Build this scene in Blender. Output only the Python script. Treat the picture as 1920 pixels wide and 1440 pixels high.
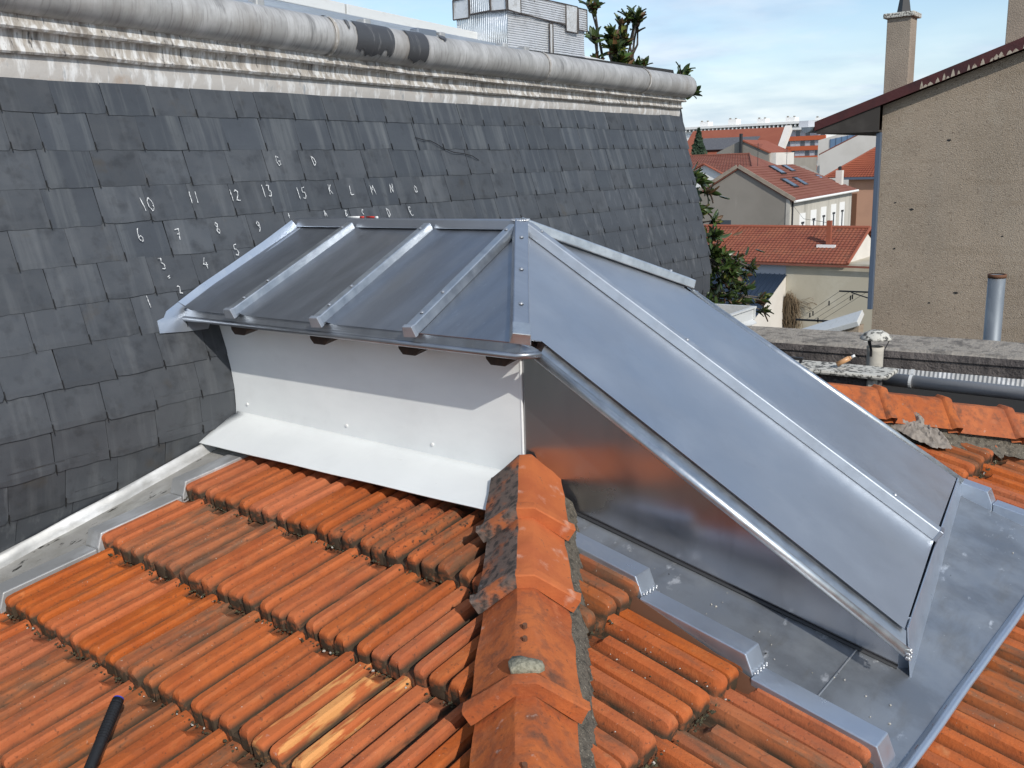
import bpy, bmesh, math, random
from mathutils import Vector, Matrix, noise as mnoise

random.seed(7)
R = math.radians
scene = bpy.context.scene
C = scene.collection
for o in list(bpy.data.objects):
    bpy.data.objects.remove(o)

# ------------------------------------------------------------------ camera
# World: X = down the hip-end slope (towards the right front), Y = along the
# slate mansard (away to the right), Z up, eye height = 0, street = -9.5.
cd = bpy.data.cameras.new('camera')
cam = bpy.data.objects.new('camera', cd)
C.objects.link(cam)
scene.camera = cam
cd.sensor_fit = 'HORIZONTAL'
cd.sensor_width = 36.0
cd.lens = 1780.0 / 1920.0 * 36.0
cd.clip_start = 0.05
cd.clip_end = 3000.0
_p, _r, _y = R(12.7), R(1.8), R(36.7)
_fh = Vector((-math.sin(_y), math.cos(_y), 0)); _up = Vector((0, 0, 1))
_F = math.cos(_p) * _fh - math.sin(_p) * _up
_R0 = _fh.cross(_up); _U0 = _R0.cross(_F)
_Ri = math.cos(_r) * _R0 - math.sin(_r) * _U0
_Ui = math.sin(_r) * _R0 + math.cos(_r) * _U0
cam.matrix_world = Matrix(((_Ri.x, _Ui.x, -_F.x, 0), (_Ri.y, _Ui.y, -_F.y, 0), (_Ri.z, _Ui.z, -_F.z, 0), (0, 0, 0, 1)))

# ------------------------------------------------------------------ sky and sun
SUN_AZ, SUN_EL = 118.0, 33.5          # azimuth from +Y towards +X
world = bpy.data.worlds.new('World')
scene.world = world
world.use_nodes = True
wn, wl = world.node_tree.nodes, world.node_tree.links
wn.clear()
wout = wn.new('ShaderNodeOutputWorld')
sky = wn.new('ShaderNodeTexSky')
sky.sky_type = 'NISHITA'
sky.sun_disc = False
sky.sun_elevation = R(SUN_EL)
sky.sun_rotation = R(SUN_AZ)
sky.air_density = 1.0; sky.dust_density = 0.6; sky.ozone_density = 1.5
bg = wn.new('ShaderNodeBackground'); bg.inputs[1].default_value = 0.15
wl.new(sky.outputs[0], bg.inputs[0])
# thin broken cloud deck, laid out on a plane high above
tc = wn.new('ShaderNodeTexCoord')
sep = wn.new('ShaderNodeSeparateXYZ'); wl.new(tc.outputs['Generated'], sep.inputs[0])
zz = wn.new('ShaderNodeMath'); zz.operation = 'MAXIMUM'; zz.inputs[1].default_value = 0.0; wl.new(sep.outputs[2], zz.inputs[0])
za = wn.new('ShaderNodeMath'); za.operation = 'ADD'; za.inputs[1].default_value = 0.14; wl.new(zz.outputs[0], za.inputs[0])
vd = wn.new('ShaderNodeVectorMath'); vd.operation = 'DIVIDE'
cmb = wn.new('ShaderNodeCombineXYZ')
for i in range(3): wl.new(za.outputs[0], cmb.inputs[i])
wl.new(tc.outputs['Generated'], vd.inputs[0]); wl.new(cmb.outputs[0], vd.inputs[1])
mp = wn.new('ShaderNodeMapping'); mp.inputs['Scale'].default_value = (1.0, 1.0, 0.0); mp.inputs['Location'].default_value = (0.6, 2.3, 0)
wl.new(vd.outputs[0], mp.inputs[0])
nz = wn.new('ShaderNodeTexNoise'); nz.inputs['Scale'].default_value = 0.95; nz.inputs['Detail'].default_value = 9; nz.inputs['Roughness'].default_value = 0.56
wl.new(mp.outputs[0], nz.inputs['Vector'])
cr = wn.new('ShaderNodeValToRGB'); cr.color_ramp.elements[0].position = 0.42; cr.color_ramp.elements[1].position = 0.62
wl.new(nz.outputs['Fac'], cr.inputs[0])
nz2 = wn.new('ShaderNodeTexNoise'); nz2.inputs['Scale'].default_value = 2.6; nz2.inputs['Detail'].default_value = 8; nz2.inputs['Roughness'].default_value = 0.5
wl.new(mp.outputs[0], nz2.inputs['Vector'])
cc2 = wn.new('ShaderNodeValToRGB')
cc2.color_ramp.elements[0].position = 0.3; cc2.color_ramp.elements[0].color = (0.43, 0.555, 0.73, 1)
cc2.color_ramp.elements[1].position = 0.72; cc2.color_ramp.elements[1].color = (0.80, 0.865, 0.94, 1)
wl.new(nz2.outputs['Fac'], cc2.inputs[0])
bg2 = wn.new('ShaderNodeBackground'); bg2.inputs[1].default_value = 1.16
wl.new(cc2.outputs[0], bg2.inputs[0])
fac = wn.new('ShaderNodeMath'); fac.operation = 'MULTIPLY'; fac.inputs[1].default_value = 0.82
wl.new(cr.outputs[0], fac.inputs[0])
# the deck thickens into pale haze towards the horizon
hz = wn.new('ShaderNodeMapRange'); hz.inputs['From Min'].default_value = 0.15; hz.inputs['From Max'].default_value = 0.0; hz.inputs['To Max'].default_value = 0.95
hz.interpolation_type = 'SMOOTHSTEP'
wl.new(sep.outputs[2], hz.inputs['Value'])
fmx = wn.new('ShaderNodeMath'); fmx.operation = 'MAXIMUM'; wl.new(fac.outputs[0], fmx.inputs[0]); wl.new(hz.outputs[0], fmx.inputs[1])
mixw = wn.new('ShaderNodeMixShader')
wl.new(fmx.outputs[0], mixw.inputs[0]); wl.new(bg.outputs[0], mixw.inputs[1]); wl.new(bg2.outputs[0], mixw.inputs[2])
wl.new(mixw.outputs[0], wout.inputs[0])

sd = bpy.data.lights.new('sun', 'SUN')
sd.energy = 3.45
sd.angle = R(0.53)
sd.color = (1.0, 0.955, 0.88)
sun = bpy.data.objects.new('sun', sd)
C.objects.link(sun)
_sv = Vector((math.sin(R(SUN_AZ)) * math.cos(R(SUN_EL)), math.cos(R(SUN_AZ)) * math.cos(R(SUN_EL)), math.sin(R(SUN_EL))))
sun.rotation_euler = _sv.to_track_quat('Z', 'Y').to_euler()
sun.location = _sv * 30

scene.view_settings.view_transform = 'Standard'
scene.view_settings.look = 'None'
scene.view_settings.exposure = 0.0
scene.view_settings.gamma = 1.0
scene.view_settings.use_curve_mapping = False

# ------------------------------------------------------------------ materials
def mat(name, base, rough=0.6, metal=0.0, layers=(), bump=None, spec=0.5, rand=0.0, offset=False, coord='Object', rvar=None, transmission=0.0, zdirt_shade=None):
    """layers: (colour, scale xyz or number, low, high, amount) mixed over the base by stretched noise."""
    m = bpy.data.materials.new(name); m.use_nodes = True
    n, l = m.node_tree.nodes, m.node_tree.links
    b = n['Principled BSDF']
    b.inputs['Roughness'].default_value = rough
    b.inputs['Metallic'].default_value = metal
    if 'Specular IOR Level' in b.inputs: b.inputs['Specular IOR Level'].default_value = spec
    t = n.new('ShaderNodeTexCoord')
    vec = t.outputs[coord]
    oi = None
    if offset or rand:
        oi = n.new('ShaderNodeObjectInfo')
    if offset:
        mul = n.new('ShaderNodeMath'); mul.operation = 'MULTIPLY'; mul.inputs[1].default_value = 37.0
        l.new(oi.outputs['Random'], mul.inputs[0])
        ad = n.new('ShaderNodeVectorMath'); ad.operation = 'ADD'
        l.new(vec, ad.inputs[0]); l.new(mul.outputs[0], ad.inputs[1])
        vec = ad.outputs[0]
    def nz_(sc, det=5, rg=0.6):
        mpn = n.new('ShaderNodeMapping')
        mpn.inputs['Scale'].default_value = sc if isinstance(sc, (tuple, list)) else (sc, sc, sc)
        l.new(vec, mpn.inputs[0])
        t_ = n.new('ShaderNodeTexNoise'); t_.inputs['Scale'].default_value = 1.0
        t_.inputs['Detail'].default_value = det; t_.inputs['Roughness'].default_value = rg
        l.new(mpn.outputs[0], t_.inputs['Vector'])
        return t_.outputs['Fac']
    col = n.new('ShaderNodeRGB'); col.outputs[0].default_value = (*base, 1); cur = col.outputs[0]
    for (c2, sc, lo, hi, am) in layers:
        f = nz_(sc)
        mr = n.new('ShaderNodeMapRange'); mr.inputs['From Min'].default_value = lo; mr.inputs['From Max'].default_value = hi
        mr.inputs['To Max'].default_value = am
        l.new(f, mr.inputs['Value'])
        mx = n.new('ShaderNodeMix'); mx.data_type = 'RGBA'
        l.new(mr.outputs[0], mx.inputs[0]); l.new(cur, mx.inputs[6]); mx.inputs[7].default_value = (*c2, 1)
        cur = mx.outputs[2]
    if zdirt_shade:  # low parts darkened: dirt plus the shade of narrow gaps, put into the colour
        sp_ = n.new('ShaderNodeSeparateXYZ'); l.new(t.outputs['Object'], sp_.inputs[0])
        mr = n.new('ShaderNodeMapRange'); mr.inputs['From Min'].default_value = zdirt_shade[0]; mr.inputs['From Max'].default_value = zdirt_shade[1]
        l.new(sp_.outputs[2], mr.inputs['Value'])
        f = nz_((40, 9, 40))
        mr2 = n.new('ShaderNodeMapRange'); mr2.inputs['From Min'].default_value = .22; mr2.inputs['From Max'].default_value = .50; mr2.inputs['To Max'].default_value = zdirt_shade[3]
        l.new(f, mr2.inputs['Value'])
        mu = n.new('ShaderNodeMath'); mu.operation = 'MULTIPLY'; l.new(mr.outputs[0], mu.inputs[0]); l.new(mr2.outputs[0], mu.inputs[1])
        mx = n.new('ShaderNodeMix'); mx.data_type = 'RGBA'; l.new(mu.outputs[0], mx.inputs[0]); l.new(cur, mx.inputs[6]); mx.inputs[7].default_value = (*zdirt_shade[2], 1)
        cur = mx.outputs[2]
    if rand:
        mr = n.new('ShaderNodeMapRange'); mr.inputs['To Min'].default_value = 1 - rand; mr.inputs['To Max'].default_value = 1 + rand
        l.new(oi.outputs['Random'], mr.inputs['Value'])
        hs = n.new('ShaderNodeHueSaturation'); l.new(mr.outputs[0], hs.inputs['Value']); l.new(cur, hs.inputs['Color'])
        m2 = n.new('ShaderNodeMath'); m2.operation = 'MULTIPLY'; m2.inputs[1].default_value = 7.31
        fr = n.new('ShaderNodeMath'); fr.operation = 'FRACT'
        l.new(oi.outputs['Random'], m2.inputs[0]); l.new(m2.outputs[0], fr.inputs[0])
        mr2 = n.new('ShaderNodeMapRange'); mr2.inputs['To Min'].default_value = 1 - .3 * rand; mr2.inputs['To Max'].default_value = 1 + 0.6 * rand
        l.new(fr.outputs[0], mr2.inputs['Value']); l.new(mr2.outputs[0], hs.inputs['Saturation'])
        cur = hs.outputs[0]
    l.new(cur, b.inputs['Base Color'])
    if rvar:
        f = nz_(rvar[0])
        mr = n.new('ShaderNodeMapRange'); mr.inputs['From Min'].default_value = 0.3; mr.inputs['From Max'].default_value = 0.7
        mr.inputs['To Min'].default_value = rvar[1]; mr.inputs['To Max'].default_value = rvar[2]
        l.new(f, mr.inputs['Value']); l.new(mr.outputs[0], b.inputs['Roughness'])
    if bump:
        f = nz_(bump[0], 6, 0.65)
        bp = n.new('ShaderNodeBump'); bp.inputs['Strength'].default_value = bump[1]; bp.inputs['Distance'].default_value = bump[2]
        l.new(f, bp.inputs['Height']); l.new(bp.outputs[0], b.inputs['Normal'])
    if transmission: b.inputs['Transmission Weight'].default_value = transmission
    return m

def wave_bump(m, axis, scale, strength, dist):
    n, l = m.node_tree.nodes, m.node_tree.links
    t = n.new('ShaderNodeTexCoord'); w = n.new('ShaderNodeTexWave'); w.bands_direction = axis
    w.inputs['Scale'].default_value = scale; w.inputs['Distortion'].default_value = 0.6; w.inputs['Detail'].default_value = 2; w.inputs['Detail Scale'].default_value = 1.5
    l.new(t.outputs['Object'], w.inputs['Vector'])
    bp = n.new('ShaderNodeBump'); bp.inputs['Strength'].default_value = strength; bp.inputs['Distance'].default_value = dist
    l.new(w.outputs['Fac'], bp.inputs['Height']); l.new(bp.outputs[0], n['Principled BSDF'].inputs['Normal'])
    return m

OR = (0.46, 0.130, 0.046)
M = {}
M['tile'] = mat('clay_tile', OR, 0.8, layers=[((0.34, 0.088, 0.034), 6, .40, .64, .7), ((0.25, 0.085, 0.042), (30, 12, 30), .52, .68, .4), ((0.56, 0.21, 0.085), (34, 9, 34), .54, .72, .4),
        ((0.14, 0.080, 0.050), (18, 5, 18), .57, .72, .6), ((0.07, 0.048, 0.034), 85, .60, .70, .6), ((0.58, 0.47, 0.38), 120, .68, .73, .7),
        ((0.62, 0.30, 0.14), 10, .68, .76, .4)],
        bump=(80, .55, .005), rand=.10, offset=True, spec=.2, zdirt_shade=(-.016, -.032, (0.060, 0.042, 0.027), 1.0))
M['tile_brown'] = mat('clay_tile_brown', (0.39, 0.122, 0.045), 0.82, layers=[((0.24, 0.082, 0.040), 6, .40, .64, .8), ((0.46, 0.16, 0.065), (26, 4, 26), .5, .72, .6), ((0.10, 0.065, 0.042), (20, 4, 20), .50, .66, .8), ((0.17, 0.10, 0.06), (40, 14, 40), .50, .62, .6), ((0.05, 0.035, 0.025), 85, .60, .70, .6), ((0.58, 0.50, 0.40), 120, .67, .72, .75)], bump=(90, .4, .004), rand=.08, offset=True, spec=.2, zdirt_shade=(-.014, -.031, (0.060, 0.042, 0.027), 1.0))
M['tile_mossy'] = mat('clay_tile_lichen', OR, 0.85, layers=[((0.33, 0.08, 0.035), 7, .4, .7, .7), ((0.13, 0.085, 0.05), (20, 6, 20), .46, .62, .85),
        ((0.035, 0.03, 0.024), 70, .56, .66, .9), ((0.5, 0.33, 0.08), 140, .72, .75, .8)], bump=(120, .5, .004), rand=.06, offset=True, spec=.2, zdirt_shade=(-.014, -.031, (0.055, 0.04, 0.027), 1.0))
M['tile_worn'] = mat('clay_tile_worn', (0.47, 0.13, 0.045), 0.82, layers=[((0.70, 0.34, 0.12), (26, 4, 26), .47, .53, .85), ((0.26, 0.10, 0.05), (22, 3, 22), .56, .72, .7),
        ((0.5, 0.36, 0.34), 30, .68, .74, .5)], bump=(90, .4, .004), rand=.05, offset=True, spec=.2, zdirt_shade=(-.016, -.032, (0.07, 0.048, 0.03), 1.0))
M['hip'] = mat('clay_hip_tile', (0.44, 0.132, 0.048), 0.85, layers=[((0.29, 0.078, 0.034), 7, .40, .62, .8), ((0.20, 0.075, 0.042), (30, 30, 30), .48, .64, .6), ((0.52, 0.19, 0.085), 14, .54, .70, .5), ((0.085, 0.055, 0.04), 11, .58, .70, .7), ((0.60, 0.42, 0.34), 22, .66, .74, .5), ((0.05, 0.04, 0.03), 90, .62, .70, .6)],
        bump=(70, .5, .005), rand=.06, offset=True, spec=.2)
M['hip_pale'] = mat('clay_hip_tile_bleached', (0.50, 0.145, 0.05), 0.88, layers=[((0.38, 0.10, 0.04), 9, .42, .66, .7), ((0.66, 0.42, 0.32), 14, .60, .74, .55), ((0.10, 0.08, 0.065), 45, .64, .72, .7)], bump=(130, .4, .004), spec=.2)
M['hip_lichen'] = mat('clay_hip_tile_lichen', (0.40, 0.125, 0.05), 0.88, layers=[((0.135, 0.115, 0.10), 9, .38, .50, .92), ((0.04, 0.038, 0.036), 34, .46, .60, .85), ((0.42, 0.38, 0.36), 18, .66, .74, .55)],
        bump=(130, .5, .004), spec=.2)
M['mortar'] = mat('mortar', (0.15, 0.13, 0.10), 0.95, layers=[((0.05, 0.045, 0.035), 50, .48, .62, .8), ((0.42, 0.38, 0.30), 140, .60, .68, .8)], bump=(160, .9, .01))
M['moss'] = mat('joint_moss', (0.06, 0.055, 0.03), 0.95, layers=[((0.13, 0.11, 0.05), 40, .5, .65, .8), ((0.4, 0.38, 0.33), 160, .66, .70, .9)], bump=(160, .9, .01))
M['membrane'] = mat('roof_membrane', (0.018, 0.017, 0.016), 0.9)
ZN = (0.50, 0.53, 0.57)
M['zinc'] = mat('new_zinc', (0.46, 0.49, 0.54), 0.36, 0.92, layers=[((0.33, 0.36, 0.41), (1.6, 9, 1.6), .42, .66, .55), ((0.58, 0.60, 0.62), (3, 40, 3), .58, .74, .35)], rvar=((2, 14, 2), .27, .44), bump=((1.2, 3, 1.2), .05, .02))
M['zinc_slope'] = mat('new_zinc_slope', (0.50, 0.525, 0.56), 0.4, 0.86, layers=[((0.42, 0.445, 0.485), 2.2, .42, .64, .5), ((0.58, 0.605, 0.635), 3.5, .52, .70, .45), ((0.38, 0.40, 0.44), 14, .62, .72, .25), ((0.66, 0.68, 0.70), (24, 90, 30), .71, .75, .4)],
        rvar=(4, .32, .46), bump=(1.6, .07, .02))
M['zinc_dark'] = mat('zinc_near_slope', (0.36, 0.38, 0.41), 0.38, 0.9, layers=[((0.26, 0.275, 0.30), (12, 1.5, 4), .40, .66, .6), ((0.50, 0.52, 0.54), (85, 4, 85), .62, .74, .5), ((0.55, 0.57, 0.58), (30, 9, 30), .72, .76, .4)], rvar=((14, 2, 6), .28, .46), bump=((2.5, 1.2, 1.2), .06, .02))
M['zinc_cheek'] = mat('zinc_side_panel', (0.47, 0.465, 0.48), 0.27, 0.97, layers=[((0.38, 0.375, 0.39), 3, .4, .7, .6), ((0.26, 0.26, 0.27), (9, 9, 2), .52, .74, .4), ((0.55, 0.55, 0.55), 190, .71, .74, .5)], rvar=(3, .2, .30), bump=(1.2, .06, .02))
M['zinc_bar'] = mat('zinc_batten_cap', (0.60, 0.63, 0.65), 0.33, 0.95, layers=[((0.40, 0.43, 0.46), 18, .45, .65, .6)], rvar=(22, .34, .50), bump=(26, .12, .004))
M['zinc_bar_dull'] = mat('zinc_front_batten', (0.44, 0.48, 0.53), 0.5, 0.75, layers=[((0.34, 0.37, 0.41), 12, .45, .65, .6)], rvar=(18, .46, .6), bump=(26, .1, .004))
M['zinc_pan'] = mat('zinc_tray', (0.33, 0.355, 0.385), 0.5, 0.7, layers=[((0.23, 0.245, 0.265), 5, .44, .60, .75), ((0.22, 0.21, 0.19), (14, 3, 9), .55, .75, .6), ((0.74, 0.76, 0.78), (13, 6, 9), .62, .68, .8), ((0.7, 0.7, 0.7), 60, .70, .74, .8)],
        rvar=(7, .34, .6), bump=(6, .12, .01))
M['zinc_fold'] = mat('zinc_upstand', (0.54, 0.595, 0.67), 0.34, 0.8, layers=[((0.76, 0.79, 0.82), 16, .57, .70, .5), ((0.48, 0.52, 0.58), 8, .45, .65, .5)], rvar=(14, .26, .45), bump=(8, .1, .005))
M['zinc_old'] = mat('weathered_zinc', (0.44, 0.44, 0.43), 0.55, 0.55, layers=[((0.70, 0.71, 0.72), (9, 3, 9), .48, .64, .7), ((0.30, 0.29, 0.27), 8, .55, .72, .6)], bump=(22, .2, .006))
M['tar'] = mat('black_run_stain', (0.055, 0.057, 0.062), 0.5, layers=[((0.20, 0.20, 0.20), (8, 40, 6), .58, .70, .7)])
M['gutter_floor'] = mat('dirty_gutter_zinc', (0.36, 0.35, 0.33), 0.75, 0.25, layers=[((0.24, 0.23, 0.20), 6, .42, .66, .7), ((0.5, 0.5, 0.46), (10, 4, 10), .55, .7, .5), ((0.02, 0.019, 0.017), (34, 12, 34), .60, .65, .92)], bump=(45, .4, .006))
M['white'] = mat('white_coated_sheet', (0.79, 0.81, 0.80), 0.35, 0.0, layers=[((0.68, 0.70, 0.70), (2, 2, 5), .4, .66, .6), ((0.66, 0.67, 0.66), 7, .55, .72, .3), ((0.52, 0.52, 0.50), 38, .69, .75, .25)], spec=.4, rvar=(6, .28, .46), bump=(2.2, .05, .02))
M['screw'] = mat('screw_steel', (0.52, 0.53, 0.54), 0.42, 0.85)
M['wood'] = mat('dark_rafter_wood', (0.035, 0.022, 0.015), 0.8, layers=[((0.07, 0.035, 0.02), (60, 8, 60), .5, .7, .7)])
M['slate'] = mat('slate', (0.051, 0.056, 0.063), 0.5, layers=[((0.070, 0.076, 0.084), 5, .42, .66, .7), ((0.026, 0.028, 0.031), (14, 14, 14), .52, .70, .65), ((0.055, 0.045, 0.032), 6, .62, .76, .6),
        ((0.15, 0.157, 0.162), (18, 1.2, 18), .52, .78, .40)], bump=(35, .22, .004), rand=.13, offset=True, spec=.45, rvar=(20, .42, .6))
M['slate_streak'] = mat('slate_lead_streaked', (0.045, 0.051, 0.060), 0.5, layers=[((0.06, 0.067, 0.076), 5, .42, .66, .7), ((0.19, 0.20, 0.20), (22, 1.2, 22), .48, .80, .52), ((0.030, 0.031, 0.034), (14, 14, 14), .6, .75, .6)],
        bump=(35, .22, .004), rand=.12, offset=True, spec=.45)
M['slate_far'] = mat('slate_far', (0.046, 0.052, 0.061), 0.5, layers=[((0.064, 0.071, 0.081), 4, .42, .66, .7), ((0.034, 0.036, 0.039), 7, .55, .72, .6), ((0.16, 0.168, 0.175), (26, 26, 1.3), .54, .74, .5)], bump=(35, .22, .004), spec=.45)
M['hook'] = mat('slate_hook', (0.012, 0.012, 0.012), 0.5)
M['backing'] = mat('mansard_boarding', (0.02, 0.02, 0.02), 0.9)
M['chalk'] = mat('chalk', (0.64, 0.65, 0.65), 0.95, layers=[((0.12, 0.128, 0.135), 120, .50, .62, .9)])
LD = (0.36, 0.345, 0.32)
M['lead_roll'] = mat('lead_roll', (0.36, 0.355, 0.345), 0.6, 0.25, layers=[((0.54, 0.535, 0.525), (3, 9, 7), .42, .64, .75), ((0.17, 0.16, 0.15), (5, 95, 9), .50, .70, .55), ((0.24, 0.21, 0.18), (1.2, 3.2, 1.2), .52, .70, .6), ((0.10, 0.10, 0.10), (3, 14, 2.5), .62, .70, .55)], bump=((8, 60, 9), .12, .004))
M['lead_band'] = mat('lead_cornice_band', (0.40, 0.365, 0.32), 0.65, 0.15, layers=[((0.70, 0.70, 0.69), (45, 45, 5), .46, .60, .85), ((0.20, 0.175, 0.15), (22, 22, 4), .50, .66, .8), ((0.05, 0.05, 0.052), (60, 60, 5), .60, .68, .88)], bump=((40, 40, 9), .3, .006))
M['lead_strip'] = mat('lead_flashing', (0.47, 0.445, 0.415), 0.6, 0.2, layers=[((0.74, 0.74, 0.73), (26, 26, 7), .50, .64, .8), ((0.36, 0.27, 0.20), 12, .58, .72, .6), ((0.22, 0.25, 0.28), (40, 40, 9), .60, .72, .7)], bump=(28, .35, .008))
M['terrace'] = mat('terrace_zinc', (0.46, 0.49, 0.52), 0.42, 0.75, layers=[((0.62, 0.65, 0.68), (6, 2, 6), .5, .66, .7), ((0.20, 0.22, 0.24), (6, 2, 6), .62, .72, .7)], bump=(10, .2, .01))
M['coping'] = mat('white_painted_coping', (0.60, 0.61, 0.60), 0.6, 0.1, layers=[((0.50, 0.50, 0.48), (20, 6, 20), .54, .7, .7)], bump=(30, .2, .006))
M['foil'] = wave_bump(mat('foil_insulation', (0.80, 0.81, 0.82), 0.38, 0.45, layers=[((0.5, 0.5, 0.5), 9, .5, .7, .6), ((0.08, 0.07, 0.06), 14, .68, .75, .7)]), 'Z', 22, .7, .012)
M['foil_end'] = wave_bump(mat('foil_insulation_end', (0.78, 0.80, 0.82), 0.26, 0.7, layers=[((0.4, 0.42, 0.45), 9, .5, .7, .6)]), 'X', 20, .8, .014)
M['foil_tape'] = mat('foil_tape', (0.72, 0.72, 0.71), 0.4, 0.45, layers=[((0.35, 0.33, 0.30), 12, .52, .68, .7), ((0.05, 0.05, 0.05), 20, .68, .74, .8)], bump=(24, .6, .012))
M['tape_edge'] = mat('tape_edge', (0.06, 0.05, 0.045), 0.8)
M['render'] = mat('beige_render', (0.375, 0.30, 0.225), 0.95, layers=[((0.30, 0.24, 0.178), .9, .42, .62, .8), ((0.42, 0.35, 0.27), .7, .58, .61, .4), ((0.30, 0.25, 0.195), (1.6, 1.6, .22), .54, .70, .6), ((0.47, 0.40, 0.32), 26, .52, .66, .5), ((0.20, 0.155, 0.115), 17, .57, .66, .75), ((0.25, 0.19, 0.13), (.5, .5, 4), .55, .72, .5)], bump=(48, .8, .03))
M['chimney_render'] = mat('grey_beige_render', (0.33, 0.275, 0.215), 0.95, layers=[((0.26, 0.215, 0.17), 2.5, .45, .65, .7), ((0.2, 0.17, 0.14), 40, .6, .7, .5)], bump=(40, .6, .03))
M['fascia'] = mat('peeling_maroon_fascia', (0.075, 0.016, 0.014), 0.55, layers=[((0.035, 0.010, 0.010), 3, .45, .65, .7)], bump=(14, .3, .02))
M['peel'] = mat('bare_peeled_paint', (0.42, 0.36, 0.28), 0.9, layers=[((0.16, 0.07, 0.045), 18, .5, .66, .8)])
M['soffit'] = mat('dark_soffit_boards', (0.045, 0.038, 0.032), 0.85, layers=[((0.08, 0.07, 0.06), (2, 20, 2), .5, .7, .7)])
M['blue_pipe'] = mat('blue_grey_downpipe', (0.095, 0.125, 0.175), 0.45, 0.2)
M['concrete'] = mat('weathered_concrete', (0.155, 0.135, 0.125), 0.95, layers=[((0.06, 0.053, 0.052), (9, 9, 5), .42, .62, .85), ((0.30, 0.27, 0.235), 30, .60, .72, .6), ((0.5, 0.47, 0.42), 10, .70, .74, .5)], bump=(45, .8, .03))
M['concrete_top'] = mat('weathered_coping_concrete', (0.36, 0.32, 0.27), 0.95, layers=[((0.10, 0.09, 0.08), 14, .48, .66, .8), ((0.6, 0.57, 0.5), 9, .68, .72, .8)], bump=(45, .8, .03))
M['pvc'] = mat('grey_pvc', (0.34, 0.335, 0.33), 0.4, layers=[((0.19, 0.18, 0.17), (3, 30, 30), .5, .7, .5)])
M['fibre'] = mat('pale_fibre_cement', (0.46, 0.43, 0.37), 0.85, layers=[((0.30, 0.28, 0.25), 30, .5, .7, .6)], bump=(60, .3, .005))
M['cap_lichen'] = mat('lichen_spotted_cap', (0.55, 0.53, 0.47), 0.85, layers=[((0.05, 0.048, 0.042), 38, .50, .57, .92)], bump=(60, .4, .006))
M['galv'] = mat('galvanised_flue', (0.20, 0.225, 0.25), 0.55, 0.5, layers=[((0.34, 0.37, 0.39), (12, 12, 3), .5, .7, .6), ((0.20, 0.10, 0.05), (20, 20, 4), .66, .74, .5)], bump=(40, .1, .004))
M['rust'] = mat('rusty_rim', (0.14, 0.06, 0.03), 0.8)  # also colours the painted tile reflection on the tray upstand
M['dark'] = mat('dark_metal', (0.02, 0.02, 0.022), 0.55)
M['rag'] = mat('grey_beige_cloth', (0.27, 0.235, 0.20), 0.95, layers=[((0.13, 0.112, 0.095), 20, .45, .62, .85), ((0.38, 0.34, 0.29), 30, .56, .7, .5)], bump=(220, .3, .002))
M['grip'] = mat('black_rubber_grip', (0.012, 0.012, 0.013), 0.5, bump=(60, .5, .004))
M['blue_cap'] = mat('blue_plastic_cap', (0.03, 0.05, 0.35), 0.4)
M['red_plastic'] = mat('red_plastic', (0.5, 0.04, 0.03), 0.4)
M['white_plastic'] = mat('white_plastic', (0.75, 0.75, 0.73), 0.4)
M['amber'] = mat('amber_plastic', (0.55, 0.30, 0.14), 0.35)
M['lichen'] = mat('pale_lichen_patch', (0.33, 0.31, 0.23), 0.95, layers=[((0.18, 0.17, 0.12), 90, .45, .6, .8)], bump=(160, .8, .006))
M['leaf'] = mat('magnolia_leaf', (0.055, 0.095, 0.026), 0.30, layers=[((0.075, 0.10, 0.03), 2.0, .45, .65, .7)], spec=.6, rand=.3)
M['leaf_brown'] = mat('magnolia_leaf_back', (0.13, 0.07, 0.03), 0.6, rand=.25)
M['leaf_pale'] = mat('magnolia_young_leaf', (0.17, 0.19, 0.05), 0.35, rand=.2)
M['bark'] = mat('bark', (0.10, 0.085, 0.07), 0.9, bump=(40, .5, .01))
M['conifer'] = mat('conifer_green', (0.018, 0.040, 0.020), 0.8, layers=[((0.035, 0.06, 0.028), 5, .45, .65, .8)])
M['bush'] = mat('bush_green', (0.03, 0.05, 0.018), 0.8, layers=[((0.05, 0.08, 0.03), 5, .45, .65, .8)])
M['far_tile'] = mat('far_red_tiles', (0.265, 0.085, 0.045), 0.85, layers=[((0.20, 0.05, 0.03), 1.0, .42, .62, .7), ((0.13, 0.07, 0.045), 2.2, .55, .7, .6), ((0.42, 0.14, 0.065), 7, .56, .7, .5)])
M['far_tile2'] = mat('far_maroon_tiles', (0.215, 0.080, 0.052), 0.85, layers=[((0.17, 0.045, 0.03), .8, .42, .62, .5)])
M['far_tile3'] = mat('far_orange_tiles', (0.29, 0.085, 0.045), 0.85, layers=[((0.25, 0.065, 0.035), .6, .42, .62, .5)])
M['far_tile4'] = mat('far_rust_tiles', (0.26, 0.066, 0.03), 0.85, layers=[((0.21, 0.05, 0.025), .8, .42, .62, .6)])
M['grey_gable'] = mat('grey_gable_render', (0.27, 0.245, 0.21), 0.95, layers=[((0.22, 0.20, 0.17), .35, .42, .64, .7), ((0.33, 0.30, 0.26), (3, 3, .4), .6, .75, .4)])
M['cream'] = mat('cream_stained_wall', (0.50, 0.47, 0.41), 0.9, layers=[((0.32, 0.30, 0.26), (1.8, 1.8, .25), .48, .68, .75)])
M['house_white'] = mat('house_white', (0.68, 0.64, 0.58), 0.9, layers=[((0.58, 0.54, 0.48), .5, .45, .65, .5)])
M['pure_white'] = mat('white_paint', (0.78, 0.77, 0.74), 0.8)
M['yard_wall'] = mat('yellowish_yard_wall', (0.44, 0.40, 0.31), 0.95, layers=[((0.55, 0.52, 0.43), .5, .48, .66, .6), ((0.34, 0.30, 0.23), (.8, .8, .4), .56, .72, .6)])
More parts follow.
